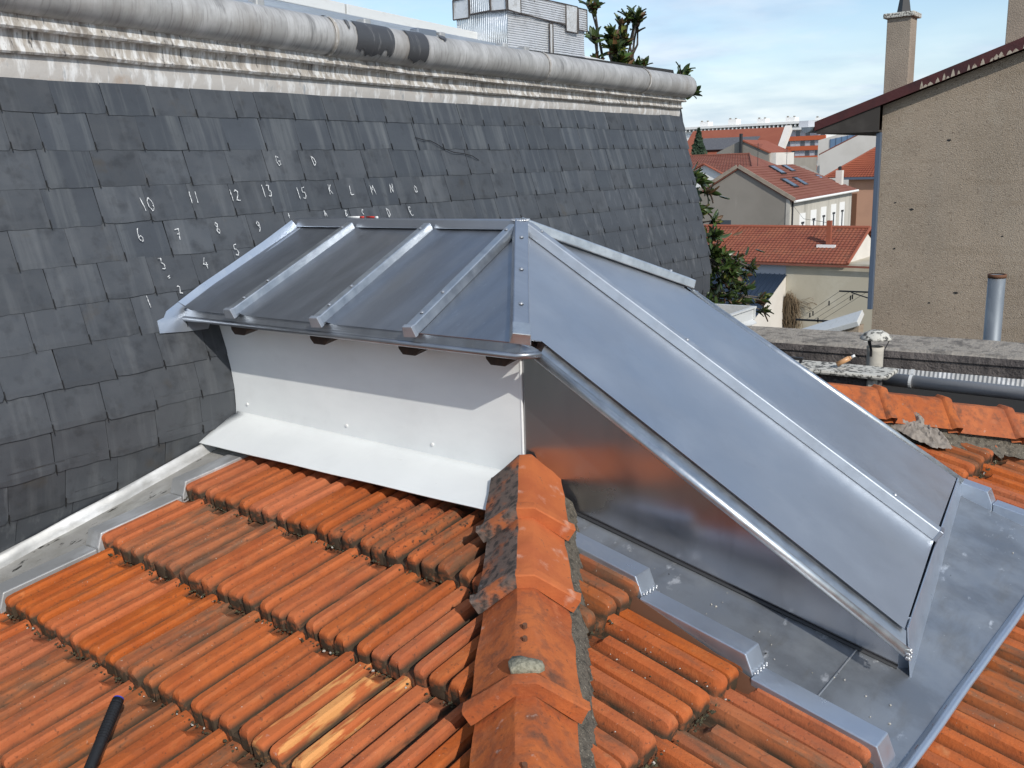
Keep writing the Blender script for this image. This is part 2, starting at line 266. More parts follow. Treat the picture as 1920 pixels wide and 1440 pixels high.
M['lilac_wall'] = mat('pale_lilac_wall', (0.48, 0.49, 0.52), 0.9)
M['pink_wall'] = mat('pink_wall', (0.47, 0.27, 0.18), 0.9, layers=[((0.40, 0.23, 0.155), .6, .45, .65, .6)])
M['blue_metal'] = mat('dark_blue_metal_roof', (0.028, 0.045, 0.075), 0.45, 0.3)
M['orange_band'] = mat('orange_balcony', (0.50, 0.11, 0.04), 0.8)
M['glass'] = mat('window_glass', (0.06, 0.075, 0.09), 0.12, 0.0, spec=.8)
M['blind'] = mat('pale_blind', (0.42, 0.46, 0.50), 0.5)
M['sky_glass'] = mat('skylight_glass', (0.16, 0.19, 0.23), 0.15, 0.3, spec=.9)
M['blue_glass'] = mat('blue_roof_glazing', (0.16, 0.25, 0.38), 0.3, 0.2)
M['grey_sheet'] = mat('grey_corrugated_patch', (0.10, 0.10, 0.11), 0.8, layers=[((0.17, 0.17, 0.17), (6, 6, 2), .5, .66, .7)])
M['dry_vine'] = mat('dry_vine', (0.16, 0.115, 0.07), 0.95)
M['ground'] = mat('street_ground', (0.11, 0.105, 0.095), 0.95, layers=[((0.07, 0.085, 0.045), .05, .48, .6, .8), ((0.16, 0.15, 0.14), .3, .5, .7, .5)])

# ------------------------------------------------------------------ helpers
def tag(o, label=None, cat=None, group=None, kind=None):
    if label: o['label'] = label
    if cat: o['category'] = cat
    if group: o['group'] = group
    if kind: o['kind'] = kind
    return o

def thing(name, loc, label, cat, group=None):
    o = bpy.data.objects.new(name, None)
    C.objects.link(o)
    o.location = loc; o.empty_display_size = .2
    return tag(o, label, cat, group)

def attach(o, parent):
    root = parent
    if parent is not None:
        o.parent = parent
        o.matrix_parent_inverse = wmat(parent).inverted()
    return o

def wmat(o):
    m = o.matrix_basis.copy()
    if o.parent: m = wmat(o.parent) @ o.matrix_parent_inverse @ m
    return m

class MB:
    def __init__(s): s.v = []; s.f = []; s.mi = []
    def add(s, vs, fs, mi=0):
        b = len(s.v); s.v += [tuple(x) for x in vs]; s.f += [tuple(b + i for i in f) for f in fs]; s.mi += [mi] * len(fs)
        return s
    def box(s, x0, x1, y0, y1, z0, z1, mi=0):
        return s.add([(x0, y0, z0), (x1, y0, z0), (x1, y1, z0), (x0, y1, z0), (x0, y0, z1), (x1, y0, z1), (x1, y1, z1), (x0, y1, z1)],
                     [(3, 2, 1, 0), (4, 5, 6, 7), (0, 1, 5, 4), (1, 2, 6, 5), (2, 3, 7, 6), (3, 0, 4, 7)], mi)
    def slab(s, pts, t, mi=0):
        pts = [Vector(p) for p in pts]
        n = Vector((0, 0, 0))
        for i in range(len(pts)):
            a, b = pts[i], pts[(i + 1) % len(pts)]
            n += a.cross(b)
        n.normalize()
        k = len(pts)
        lo = [p - n * t for p in pts]
        fs = [tuple(range(k)), tuple(range(2 * k - 1, k - 1, -1))]
        fs += [(i, k + i, k + (i + 1) % k, (i + 1) % k) for i in range(k)]
        return s.add(pts + lo, fs, mi)
    def prism(s, prof, a, b, ux, uz, mi=0, prof_b=None, cap=True):
        """sweep 2D profile (x,z) from point a to b using axes ux, uz."""
        a, b, ux, uz = Vector(a), Vector(b), Vector(ux), Vector(uz)
        pb = prof_b or prof
        k = len(prof)
        vs = [a + ux * p[0] + uz * p[1] for p in prof] + [b + ux * p[0] + uz * p[1] for p in pb]
        fs = [(i, (i + 1) % k, k + (i + 1) % k, k + i) for i in range(k)]
        if cap: fs += [tuple(range(k - 1, -1, -1)), tuple(range(k, 2 * k))]
        return s.add(vs, fs, mi)
    def bar(s, a, b, up, w, h, top=0.8, mi=0):
        a, b, up = Vector(a), Vector(b), Vector(up)
        d = (b - a).normalized(); x = d.cross(up).normalized(); z = x.cross(d).normalized()
        return s.prism([(-w / 2, 0), (w / 2, 0), (w / 2 * top, h), (-w / 2 * top, h)], a, b, x, z, mi)
    def tube(s, pts, r, seg=10, mi=0, r2=None, cap=True):
        pts = [Vector(p) for p in pts]
        n = len(pts); rings = []
        x = None
        for i, p in enumerate(pts):
            d = (pts[min(i + 1, n - 1)] - pts[max(i - 1, 0)]).normalized()
            if x is None:
                x = d.cross(Vector((0, 0, 1)))
                if x.length < 1e-3: x = Vector((1, 0, 0))
            x = (x - d * x.dot(d)).normalized(); y = d.cross(x)
            rr = r if r2 is None else r + (r2 - r) * i / max(1, n - 1)
            rings.append([p + (x * math.cos(t * 2 * math.pi / seg) + y * math.sin(t * 2 * math.pi / seg)) * rr for t in range(seg)])
        vs = [v for rg in rings for v in rg]; fs = []
        for i in range(n - 1):
            for t in range(seg):
                fs.append((i * seg + t, i * seg + (t + 1) % seg, (i + 1) * seg + (t + 1) % seg, (i + 1) * seg + t))
        if cap: fs += [tuple(range(seg - 1, -1, -1)), tuple((n - 1) * seg + t for t in range(seg))]
        return s.add(vs, fs, mi)
    def lathe(s, prof, c, seg=20, mi=0):
        c = Vector(c); k = len(prof)
        vs = [c + Vector((r * math.cos(2 * math.pi * t / seg), r * math.sin(2 * math.pi * t / seg), z)) for t in range(seg) for r, z in prof]
        fs = []
        for t in range(seg):
            u = (t + 1) % seg
            for i in range(k - 1): fs.append((t * k + i, u * k + i, u * k + i + 1, t * k + i + 1))
        return s.add(vs, fs, mi)
    def mesh(s, name, smooth=False):
        me = bpy.data.meshes.new(name)
        me.from_pydata(s.v, [], s.f); me.update()
        if any(s.mi): me.polygons.foreach_set('material_index', s.mi)
        if smooth: me.polygons.foreach_set('use_smooth', [True] * len(me.polygons))
        return me
    def build(s, name, m, parent=None, smooth=False, bevel=0.0, fix=False, auto=None):
        me = s.mesh(name, smooth)
        if fix:
            bm = bmesh.new(); bm.from_mesh(me); bmesh.ops.recalc_face_normals(bm, faces=bm.faces); bm.to_mesh(me); bm.free()
        for x in (m if isinstance(m, (list, tuple)) else [m]): me.materials.append(M[x])
        o = bpy.data.objects.new(name, me); C.objects.link(o)
        if auto is not None:
            me.polygons.foreach_set('use_smooth', [True] * len(me.polygons))
            try: me.set_sharp_from_angle(angle=R(auto))
            except Exception: pass
        if bevel:
            bv = o.modifiers.new('bevel', 'BEVEL'); bv.width = bevel; bv.segments = 2; bv.limit_method = 'ANGLE'; bv.angle_limit = R(35)
        if parent is not None: attach(o, parent)
        return o

def link_mesh(name, me, parent, matrix):
    o = bpy.data.objects.new(name, me); C.objects.link(o)
    o.matrix_basis = matrix
    if parent is not None: attach(o, parent)
    return o

def structure(o): o['kind'] = 'structure'; return o

# ------------------------------------------------------------------ ground
g = MB()
g.add([(-900, -300, -9.5), (600, -300, -9.5), (600, 1500, -9.5), (-900, 1500, -9.5)], [(0, 1, 2, 3)])
structure(g.build('ground', 'ground'))

# ------------------------------------------------------------------ roof geometry constants
def axes(dy):
    a = -R(dy)
    return Vector((math.cos(a), math.sin(a), 0)), Vector((-math.sin(a), math.cos(a), 0))
XL, YL = axes(2.5)
XR, YR = axes(4.5)
PL = R(15.0)
A0 = Vector((-1.908, 2.40, -0.979))
H0 = Vector((-1.722, 2.369, -0.985))
nR = Vector((0.331, -0.026, 1.0))
SR = 0.3303                                     # slope of right plane along XR
def zL(x, y):  return A0.z + math.tan(PL) * (Vector((x, y, 0)) - Vector((A0.x, A0.y, 0))).dot(YL)
def zR(x, y):  return H0.z - 0.331 * (x - H0.x) + 0.026 * (y - H0.y)
HD = Vector((0.695, -0.987, 0)).normalized()    # hip, downhill towards camera
HN = Vector((-HD.y, HD.x, 0))                   # horizontal normal pointing to right plane
if HN.dot(Vector((1, 1, 0))) < 0: HN = -HN
FD = Vector((0.70, 0.70, 0)).normalized()       # far hip, downhill
FP = Vector((-1.295, 4.17, 0))
FN = Vector((-FD.y, FD.x, 0))                   # points beyond far hip (+Y side)

# ------------------------------------------------------------------ tiled roof
roof = thing('tiled_roof', (-1.5, 2.2, -1.3), 'orange clay tile hip roof with a capped hip running down the foreground', 'roof')
d = MB()
def PLp(u, s, o=0): # left plane point from along-course u, slope distance s
    p = A0 + XL * u + (YL * math.cos(PL) + Vector((0, 0, 1)) * math.sin(PL)) * s
    return p + Vector((0, 0, o))
hx0 = H0 + HD * 0.0
def hip_pt(t, o=0):
    p = Vector((H0.x, H0.y, 0)) + HD * t
    return Vector((p.x, p.y, (zL(p.x, p.y) + zR(p.x, p.y)) / 2 + o))
dk = -0.115
apex = Vector((-2.21, 3.06, 0)); apex.z = zL(apex.x, apex.y)
la = PLp(-1.42, 0.75, dk); lb = PLp(-1.42, -2.9, dk)
d.slab([apex + Vector((0, 0, dk)), la, lb, hip_pt(2.7, dk)], .02)
fb = Vector((1.2, 6.665, 0)); fb.z = zR(1.2, 6.665)
d.slab([apex + Vector((0, 0, dk)), hip_pt(2.7, dk), fb + Vector((0, 0, dk))], .02)
d.slab([apex + Vector((0, 0, dk)), fb + Vector((0, 0, dk)), Vector((-3.2, 6.3, apex.z - .95)), Vector((-3.2, 3.06, apex.z + dk))], .02)
deck = d.build('roof_deck', 'membrane', roof)

# one tile: x across, y up the slope, z normal to it
PROF = [(0.0050, -.034), (.0058, .006), (.0085, .0165), (.014, .0205), (.034, .0205), (.045, .019), (.051, .006), (.055, -.007), (.068, -.007), (.073, .006), (.079, .024), (.085, .028), (.106, .0275),
        (.113, .022), (.119, .000), (.124, -.012), (.152, -.012), (.157, .000), (.163, .023), (.169, .0285), (.190, .0285), (.1965, .021), (.199, .004), (.2002, -.036)]
EXP = 0.356
def tile_mesh(name, var, m, seed):
    rnd = random.Random(seed)
    rows = [(0.001, None), (0.0, -.013), (.0035, -.0065), (.011, -.0018), (.030, 0), (.12, 0), (.24, 0), (.305, 0), (.325, 0), (.345, 0), (.385, 0)]
    vs = []; k = len(PROF)
    jag = [rnd.uniform(-.0025, .0025) for _ in range(k)]
    for ri, (v, dz) in enumerate(rows):
        for ci, (u, h) in enumerate(PROF):
            hh = h
            if dz is None: hz = -.067
            else:
                if 10 <= ci <= 13 and v > .31: hh = .001 + (h - .001) * max(0, 1 - (v - .31) / .02)
                top = hh - .0285
                hz = top + dz * (1.0 if h > .012 else .5) + math.sin(v * 9 + var) * .0008
            yy = v + (jag[ci] if ri < 4 else 0)
            if dz is not None and ri <= 2 and h < .014: yy += .004
            vs.append((u, yy, hz))
    fs = []
    for r in range(len(rows) - 1):
        for c_ in range(k - 1):
            a = r * k + c_
            fs.append((a, a + 1, a + k + 1, a + k))
    mb = MB(); mb.add(vs, fs)
    me = mb.mesh(name, True)
    me.materials.append(M[m])
    try: me.set_sharp_from_angle(angle=R(30))
    except Exception: pass
    return me
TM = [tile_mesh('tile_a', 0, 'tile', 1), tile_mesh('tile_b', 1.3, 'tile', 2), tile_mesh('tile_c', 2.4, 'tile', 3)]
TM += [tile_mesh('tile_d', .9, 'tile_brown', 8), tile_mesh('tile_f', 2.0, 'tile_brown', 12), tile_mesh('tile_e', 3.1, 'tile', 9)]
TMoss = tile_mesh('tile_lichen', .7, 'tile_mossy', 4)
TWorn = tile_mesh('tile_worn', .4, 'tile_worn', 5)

def clip_obj(o, planes):
    """cut an already placed tile by vertical planes (point, normal): keep the negative side. Returns False if nothing is left."""
    w = o.matrix_basis
    co = [w @ v.co for v in o.data.vertices]
    cut = False
    for p, n in planes:
        dd = [(c_ - p).dot(n) for c_ in co]
        if min(dd) > -0.004: return False
        if max(dd) > 0.001: cut = True
    if cut:
        me = o.data.copy(); o.data = me
        bm = bmesh.new(); bm.from_mesh(me)
        inv = w.inverted()
        for p, n in planes:
            lp = inv @ p; ln = (w.to_3x3().transposed() @ n).normalized()
            bmesh.ops.bisect_plane(bm, geom=bm.verts[:] + bm.edges[:] + bm.faces[:], plane_co=lp, plane_no=ln, clear_outer=True)
        bm.to_mesh(me); bm.free()
        if len(me.polygons) < 2: return False
    return True

def place_tile(origin, ux, uy, pitch, tilt, wscale, planes, me, lift=0, hs=1.0):
    """origin = nose top-left point, ux across, uy horizontal up-slope direction."""
    a = pitch - tilt
    sv = uy * math.cos(a) + Vector((0, 0, 1)) * math.sin(a)
    nv = ux.cross(sv).normalized()
    jz = R(random.uniform(-.5, .5)); ux2 = (ux * math.cos(jz) + sv * math.sin(jz)); sv2 = nv.cross(ux2)
    ux2 = ux2 * wscale
    p = origin + nv * (lift + random.uniform(-.003, .003)) + sv * random.uniform(-.004, .004)
    nv = nv * hs
    mw = Matrix(((ux2.x, sv2.x, nv.x, p.x), (ux2.y, sv2.y, nv.y, p.y), (ux2.z, sv2.z, nv.z, p.z), (0, 0, 0, 1)))
    o = bpy.data.objects.new('roof_tile', me); o.matrix_basis = mw
    if planes and not clip_obj(o, planes):
        bpy.data.objects.remove(o); return None
    C.objects.link(o); attach(o, roof)
    return o

TILT = math.atan(.046 / EXP)
hipP = Vector((H0.x, H0.y, 0))
# left plane: noses of course k at slope distance s
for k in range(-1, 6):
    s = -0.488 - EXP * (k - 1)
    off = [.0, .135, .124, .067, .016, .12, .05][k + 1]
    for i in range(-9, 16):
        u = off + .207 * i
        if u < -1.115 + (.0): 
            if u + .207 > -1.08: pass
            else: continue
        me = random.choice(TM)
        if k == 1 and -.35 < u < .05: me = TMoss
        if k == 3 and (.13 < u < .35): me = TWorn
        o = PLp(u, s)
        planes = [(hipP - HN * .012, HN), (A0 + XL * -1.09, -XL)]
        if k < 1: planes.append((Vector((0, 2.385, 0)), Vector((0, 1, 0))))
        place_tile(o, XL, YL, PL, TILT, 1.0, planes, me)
# right plane
PR = math.atan(SR)
WR = .233
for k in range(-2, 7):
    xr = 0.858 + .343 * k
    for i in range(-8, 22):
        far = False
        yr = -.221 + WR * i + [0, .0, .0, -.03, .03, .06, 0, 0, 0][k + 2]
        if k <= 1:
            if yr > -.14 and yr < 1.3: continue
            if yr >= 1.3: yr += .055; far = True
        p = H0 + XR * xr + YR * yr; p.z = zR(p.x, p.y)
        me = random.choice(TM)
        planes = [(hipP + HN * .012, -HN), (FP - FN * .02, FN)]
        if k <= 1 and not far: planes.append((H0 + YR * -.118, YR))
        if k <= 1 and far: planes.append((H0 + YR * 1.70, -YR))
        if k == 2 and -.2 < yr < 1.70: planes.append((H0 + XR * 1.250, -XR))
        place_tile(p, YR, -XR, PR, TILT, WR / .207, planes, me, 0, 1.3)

# hip tiles over the near hip
def hip_tile_mesh(name, L, w0, w1, m, seed, lh=0.078):
    rnd = random.Random(seed)
    # y from 0 (lower end) to L (upper end); collar at the lower end
    rows = [(0.0, .000), (0.0, .014), (.004, .0165), (.030, .017), (.037, .012), (.043, .004), (.085, .002)] + [(.085 + (L - .115) * q / 6, .002 * (1 - q / 6)) for q in range(1, 7)] + [(L, -.010)]
    secs = [(-1, -.012), (-.93, .004), (-.60, .30), (-.215, .955), (-.17, 1.0), (.17, 1.0), (.215, .955), (.60, .30), (.93, .004), (1, -.012)]
    vs = []
    for (y, e) in rows:
        w = w0 + (w1 - w0) * (y / L)
        for (t, h) in secs:
            z = h * lh
            if abs(t) > .17 and abs(t) < .95:
                tt = (abs(t) - .17) / .78; z = lh * (1 - tt) + .002
            if (y, e) == rows[0]:
                vs.append((t * (w - .004), y + .001, z - .022))
            else:
                jt = (.003 if abs(t) > .9 else .0012)
                vs.append((t * (w + e) + rnd.uniform(-jt, jt), y + rnd.uniform(-.002, .002), z + e + rnd.uniform(-.0011, .0011)))
    k = len(secs); fs = []
    for r in range(len(rows) - 1):
        for c_ in range(k - 1):
            a = r * k + c_; fs.append((a, a + 1, a + k + 1, a + k))
    mb = MB(); mb.add(vs, fs)
    if m == 'hip_lichen': mb.mi = [0 if (f[0] % k) < 4 else 1 for f in fs]
    me = mb.mesh(name, True); me.materials.append(M[m])
    if m == 'hip_lichen': me.materials.append(M['hip_pale'])
    try: me.set_sharp_from_angle(angle=R(28))
    except Exception: pass
    return me
def place_hip(me, lower, upper_dir, nvec, name='hip_tile', label=None):
    y = upper_dir.normalized(); x = y.cross(nvec).normalized(); z = x.cross(y)
    mw = Matrix(((x.x, y.x, z.x, lower.x), (x.y, y.y, z.y, lower.y), (x.z, y.z, z.z, lower.z), (0, 0, 0, 1)))
    o = link_mesh(name, me, roof, mw)
    if label: o['label'] = label
    return o
hz_slope = (hip_pt(1).z - hip_pt(0).z)
hup = -(HD + Vector((0, 0, hz_slope))); hup.normalize()
hnv = HN.cross(hup); hnv = hnv if hnv.z > 0 else -hnv
hup_t = (hup - hnv * .055).normalized()
rims = [.322, .642, 1.025, 1.40, 1.775, 2.15]
prev = -.045
for i, t in enumerate(rims):
    L = t - prev + .055 if i else t - prev
    me = hip_tile_mesh('hip_tile_mesh', L, .128, .112, 'hip_lichen' if i < 2 else 'hip', 40 + i)
    off = Vector((0, 0, .012))
    o = place_hip(me, hip_pt(t) + hnv * .012, hup_t if i else hup, hnv)
    if i < 2: o['label'] = 'hip tile darkened by black lichen'
    # nail heads
    if i >= 2:
        for q in (.17, .215)[:2 if i == 2 else 1]:
            nb = MB(); c0 = hip_pt(t - q) + hnv * (.012 + .0785 + q * .055 * 0.4); nb.tube([c0 - hnv * .012, c0 - hnv * .0015], .006, 8)
            nb.build('nail', 'rust', o)
    prev = t
# lichen patch on the crest just above the third collar
lp = MB(); c0 = hip_pt(.642 + .325) + hnv * .101
pts = []
for a in range(14):
    an = 2 * math.pi * a / 14; rr = .034 * (1 + .18 * math.sin(3 * an + 1))
    q = c0 + HN * math.cos(an) * rr * 1.15 + hup * max(-.008, math.sin(an) * rr * 1.1); pts.append(q)
lp.add([p - hnv * .01 for p in pts] + [p + hnv * .003 for p in pts] + [c0 + hup * .01 + hnv * .009], [(i, (i + 1) % 14, 14 + (i + 1) % 14, 14 + i) for i in range(14)] + [(14 + i, 14 + (i + 1) % 14, 28) for i in range(14)])
lp.build('lichen_patch', 'lichen', roof, smooth=True)

# mortar bed along both foots of the hip tiles
def mortar(name, side, t0, t1, w, m, lift, inner=.095):
    mb = MB(); vs = []; n = int((t1 - t0) / .012)
    for i in range(n + 1):
        t = t0 + (t1 - t0) * i / n
        for j in range(6):
            q = inner + w * j / 5 + (random.uniform(-.006, .006) if j == 5 else 0)
            p = hip_pt(t) + HN * side * q
            zz = (zR if side > 0 else zL)(p.x, p.y)
            p.z = zz + lift * (1 - (j / 5) ** 2) - .022 * (j / 5) + random.uniform(-.004, .004) + (0 if j < 5 else -.02)
            vs.append(p)
    fs = [(i * 6 + j, i * 6 + j + 1, (i + 1) * 6 + j + 1, (i + 1) * 6 + j) for i in range(n) for j in range(5)]
    mb.add(vs, fs); o = mb.build(name, m, roof, smooth=True); return o
mortar('mortar_bed', 1, .05, 2.3, .065, 'mortar', .022)

# far hip: collared tiles seen from the side
def fz(t): 
    p = FP + FD * t
    return Vector((p.x, p.y, zR(p.x, p.y)))
fs_ = fz(1).z - fz(0).z
fup = -(FD + Vector((0, 0, fs_))); fup.normalize()
fnv = FN.cross(fup); fnv = fnv if fnv.z > 0 else -fnv
t = -.75
fme = hip_tile_mesh('far_hip_tile_mesh', .365, .150, .142, 'hip', 77, .105)
for i in range(9):
    place_hip(fme, fz(t) + fnv * .002, (fup - fnv * .03).normalized(), fnv)
    t += .315
mb = MB(); vs = []; n = 150
for i in range(n + 1):
    tt = -.6 + 2.6 * i / n
    for j in range(5):
        p = fz(tt) - FN * (.10 + .075 * j / 4 + (random.uniform(-.015, .025) if j == 4 else 0))
        p.z = zR(p.x, p.y) + .03 * (1 - j / 4) - .035 * (j / 4) + random.uniform(-.006, .006); vs.append(p)
mb.add(vs, [(i * 5 + j, i * 5 + j + 1, (i + 1) * 5 + j + 1, (i + 1) * 5 + j) for i in range(n) for j in range(4)])
mb.build('mortar_bed', 'mortar', roof, smooth=True)

# moss and crumbs packed along the course joints (uncountable)
mb = MB()
rnd = random.Random(5)
def crumb(p, r, mi):
    rr = [r * rnd.uniform(.6, 1.3) for _ in range(6)]
    vs = [p + Vector((rr[0], 0, 0)), p - Vector((rr[1], 0, 0)), p + Vector((0, rr[2], 0)), p - Vector((0, rr[3], 0)), p + Vector((0, 0, rr[4] * .8)), p - Vector((0, 0, rr[5] * .8))]
    mb.add(vs, [(0, 2, 4), (2, 1, 4), (1, 3, 4), (3, 0, 4), (2, 0, 5), (1, 2, 5), (3, 1, 5), (0, 3, 5)], mi)
for k in range(1, 6):
    s = -0.488 - EXP * (k - 1)
    for i in range(300):
        u = rnd.uniform(-1.08, 1.3)
        p = PLp(u, s - rnd.uniform(0.0, .012)); 
        if (p - hipP).dot(HN) > -.10: continue
        p = p + Vector((0, 0, -.052 + rnd.uniform(-.006, .003)))
        crumb(p, rnd.uniform(.002, .0055), 0 if rnd.random() < .95 else 1)
for k in range(-1, 5):
    xr = 0.858 + .343 * k
    for i in range(360):
        yr = rnd.uniform(-1.2, 2.4)
        if k <= 1 and yr > -.24 and yr < 1.75: continue
        p = H0 + XR * (xr + rnd.uniform(0, .014)) + YR * yr; p.z = zR(p.x, p.y)
        if (p - hipP).dot(HN) < .10 or (p - FP).dot(FN) > -.1: continue
        p.z += -.052
        crumb(p, rnd.uniform(.0025, .0075), 0 if rnd.random() < .9 else 1)
    for i in range(240):   # grit caught in the pans
        yr = -.221 + WR * rnd.randrange(-6, 8) + rnd.choice([.068, .147]) * WR / .207 + rnd.gauss(0, .006)
        if k <= 1 and yr > -.24 and yr < 1.75: continue
        v = rnd.uniform(.02, .33)
        p = H0 + XR * (xr - v) + YR * yr; p.z = zR(H0.x + 0, H0.y) if False else zR(p.x, p.y)
        if (p - hipP).dot(HN) < .12 or (p - FP).dot(FN) > -.1: continue
        p.z += -.046 * v / EXP - .021
        crumb(p, rnd.uniform(.0012, .0032), 1 if rnd.random() < .65 else 0)
o = mb.build('joint_moss', ['moss', 'fibre'], roof); o['kind'] = 'stuff'

# ------------------------------------------------------------------ dormer
dormer = thing('roof_dormer', (-2.3, 2.9, -1.05), 'hipped dormer clad in new zinc with a white side panel above the tiles', 'dormer')
EV = Vector
NE = EV((-1.642, 2.25, -.500)); FE = EV((-1.812, 3.691, -.500)); AP = EV((-2.148, 2.966, -.216))
_b1, _b2 = EV((-.573, 2.553, -1.250)), EV((-.733, 3.920, -1.253))       # foot of the front slope
nF = (_b2 - _b1).cross(AP - _b1); nF /= nF.z; cF = nF.dot(AP)
NE.z = cF - nF.x * NE.x - nF.y * NE.y; FE.z = cF - nF.x * FE.x - nF.y * FE.y
def zF(x, y, o=0): return cF - nF.x * x - nF.y * y + o
def zN(y, o=0): return NE.z + (y - 2.25) * (AP.z - NE.z) / .716 + o
nN = EV((0, -.286, .716)).normalized()
nFu = nF.normalized()
RL = -3.47                                           # where the ridge meets the mansard
def xm(z):                                           # mansard face, X at height z
    if z >= -.70: return -3.24 - .30 * (z + .75)
    t = (-.70 - z)
    return -3.255 + .30 * t - .83 * t * t if t < .62 else -3.3880 - .73 * (t - .62)

# near slope: four sheets between battens
bx_lo = [-3.285, -2.966, -2.493, -2.055, -1.638]; bx_hi = [-3.42, -3.018, -2.575, -2.148, -2.148]
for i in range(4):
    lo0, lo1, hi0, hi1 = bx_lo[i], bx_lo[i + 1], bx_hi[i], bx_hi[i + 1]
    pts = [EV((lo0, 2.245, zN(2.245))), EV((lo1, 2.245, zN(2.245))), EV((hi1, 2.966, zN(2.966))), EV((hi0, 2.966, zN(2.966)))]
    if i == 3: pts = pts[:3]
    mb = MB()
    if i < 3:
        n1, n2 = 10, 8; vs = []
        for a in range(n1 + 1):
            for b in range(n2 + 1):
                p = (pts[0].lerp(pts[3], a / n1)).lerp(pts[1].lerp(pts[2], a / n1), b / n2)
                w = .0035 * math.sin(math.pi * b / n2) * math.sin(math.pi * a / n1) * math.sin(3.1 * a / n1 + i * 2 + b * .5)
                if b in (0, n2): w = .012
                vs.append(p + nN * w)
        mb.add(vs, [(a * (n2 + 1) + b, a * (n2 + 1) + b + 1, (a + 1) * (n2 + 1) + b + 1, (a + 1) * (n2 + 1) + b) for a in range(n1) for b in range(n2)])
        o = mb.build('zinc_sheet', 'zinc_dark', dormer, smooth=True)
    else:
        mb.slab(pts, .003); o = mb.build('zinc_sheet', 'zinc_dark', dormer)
for i in (1, 2, 3):
    a = EV((bx_lo[i], 2.222, zN(2.222))) ; b = EV((bx_hi[i], 2.93, zN(2.93)))
    mb = MB(); mb.bar(a, b, nN, .046, .036, .72); o = mb.build('batten_cap', 'zinc_bar', dormer, bevel=.004)
    e = MB(); d_ = (b - a).normalized(); e.bar(a - d_ * .006, a + d_ * .012, nN, .050, .039, .76); e.build('end_cap', 'zinc_bar_dull', o, bevel=.002)
    for q in (.12, .3, .93):
        s_ = MB(); c0 = a.lerp(b, q) + nN * .036; s_.lathe([(.0, .006), (.005, .005), (.008, 0)], c0, 8); s_.build('screw', 'screw', o, smooth=True)
# hip caps and ridge
def cap(a, b, up, w, h, name='hip_cap', m='zinc_bar', screws=(), bevel=.004, top=.8):
    mb = MB(); mb.bar(a, b, up, w, h, top); o = mb.build(name, m, dormer, bevel=bevel)
    for q in screws:
        s_ = MB(); c0 = Vector(a).lerp(Vector(b), q) + Vector(up).normalized() * h; s_.lathe([(.0, .007), (.006, .006), (.009, 0)], c0, 10); s_.build('screw', 'screw', o, smooth=True)
    return o
hipu = (nN + nFu).normalized()
hc = cap(AP + hipu * .004, NE + EV((.006, -.012, -.006)), hipu, .062, .034, screws=(.2, .5, .78), m='zinc')
e = MB(); dd = (NE - AP).normalized(); e.bar(NE + dd * -.06, NE + dd * .016, hipu, .066, .037, .84); e.build('end_cap', 'zinc_bar', hc, bevel=.003)
nO = EV((0, .286, .716)).normalized()
cap(AP + (nO + nFu).normalized() * .004, FE + (FE - AP).normalized() * .03, (nO + nFu), .060, .036, screws=(.85,), top=.7)
BE = EV((-.662, 3.226, zF(-.662, 3.226)))
cap(AP + nFu * .002, BE, nFu, .056, .038, 'batten_cap', m='zinc_bar_dull', screws=(.045, .42, .9), top=.7)
e = MB(); dd = (BE - AP).normalized(); e.bar(BE - dd * .004, BE + dd * .01, nFu, .059, .040, .72); e.build('end_cap', 'zinc', dormer, bevel=.002)
ridge_a = EV((RL, 2.966, -.222)); ridge_b = EV((AP.x + .03, 2.966, -.222))
mb = MB(); mb.bar(ridge_a, ridge_b, (0, 0, 1), .07, .038, .75); mb.build('ridge_cap', 'zinc', dormer, bevel=.004)
# solder beads round the top knot
mb = MB()
for i in range(26):
    a = i / 26 * 2 * math.pi
    mb.lathe([(0, .005), (.0045, .002), (.0055, -.002)], AP + EV((.034 * math.cos(a), .034 * math.sin(a), .030)), 6)
mb.build('solder_beads', 'screw', dormer, smooth=True)

# front slope (two sheets), verges, lower edge
V0 = EV((-1.635, 2.352, 0)); V1 = EV((-.573, 2.515, 0)); V2 = EV((-.738, 3.925, 0)); V3 = EV((-1.80, 3.655, 0))
for v in (V0, V1, V2, V3): v.z = zF(v.x, v.y)
def sheet_grid(pts, m, n1=14, n2=8, amp=.003, edge=.01):
    mb = MB(); vs = []
    for a in range(n1 + 1):
        for b in range(n2 + 1):
            p = (pts[0].lerp(pts[3], b / n2)).lerp(pts[1].lerp(pts[2], b / n2), a / n1)
            w = amp * .35 * math.sin(math.pi * b / n2) * math.sin(math.pi * a / n1) * (.4 + math.sin(5 * a / n1 + b * .7))
            vs.append(p + nFu * w)
    mb.add(vs, [(a * (n2 + 1) + b, (a + 1) * (n2 + 1) + b, (a + 1) * (n2 + 1) + b + 1, a * (n2 + 1) + b + 1) for a in range(n1) for b in range(n2)])
    return mb.build('zinc_sheet', m, dormer, smooth=True)
NEi = NE + EV((-.01, .03, 0)); NEi.z = zF(NEi.x, NEi.y)
mid1 = EV((-.66, 3.226, 0)); mid1.z = zF(mid1.x, mid1.y)
mb = MB(); mb.slab([AP, NEi, V0], .003); mb.build('zinc_sheet', 'zinc_slope', dormer)
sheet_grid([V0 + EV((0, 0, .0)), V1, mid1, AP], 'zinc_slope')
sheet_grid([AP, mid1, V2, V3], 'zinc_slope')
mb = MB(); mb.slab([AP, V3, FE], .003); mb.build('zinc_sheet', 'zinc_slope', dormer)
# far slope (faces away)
mb = MB(); mb.slab([AP, FE, EV((-3.30, 3.691, FE.z)), EV((RL, 2.966, -.216))], .003); mb.build('zinc_sheet', 'zinc_dark', dormer)
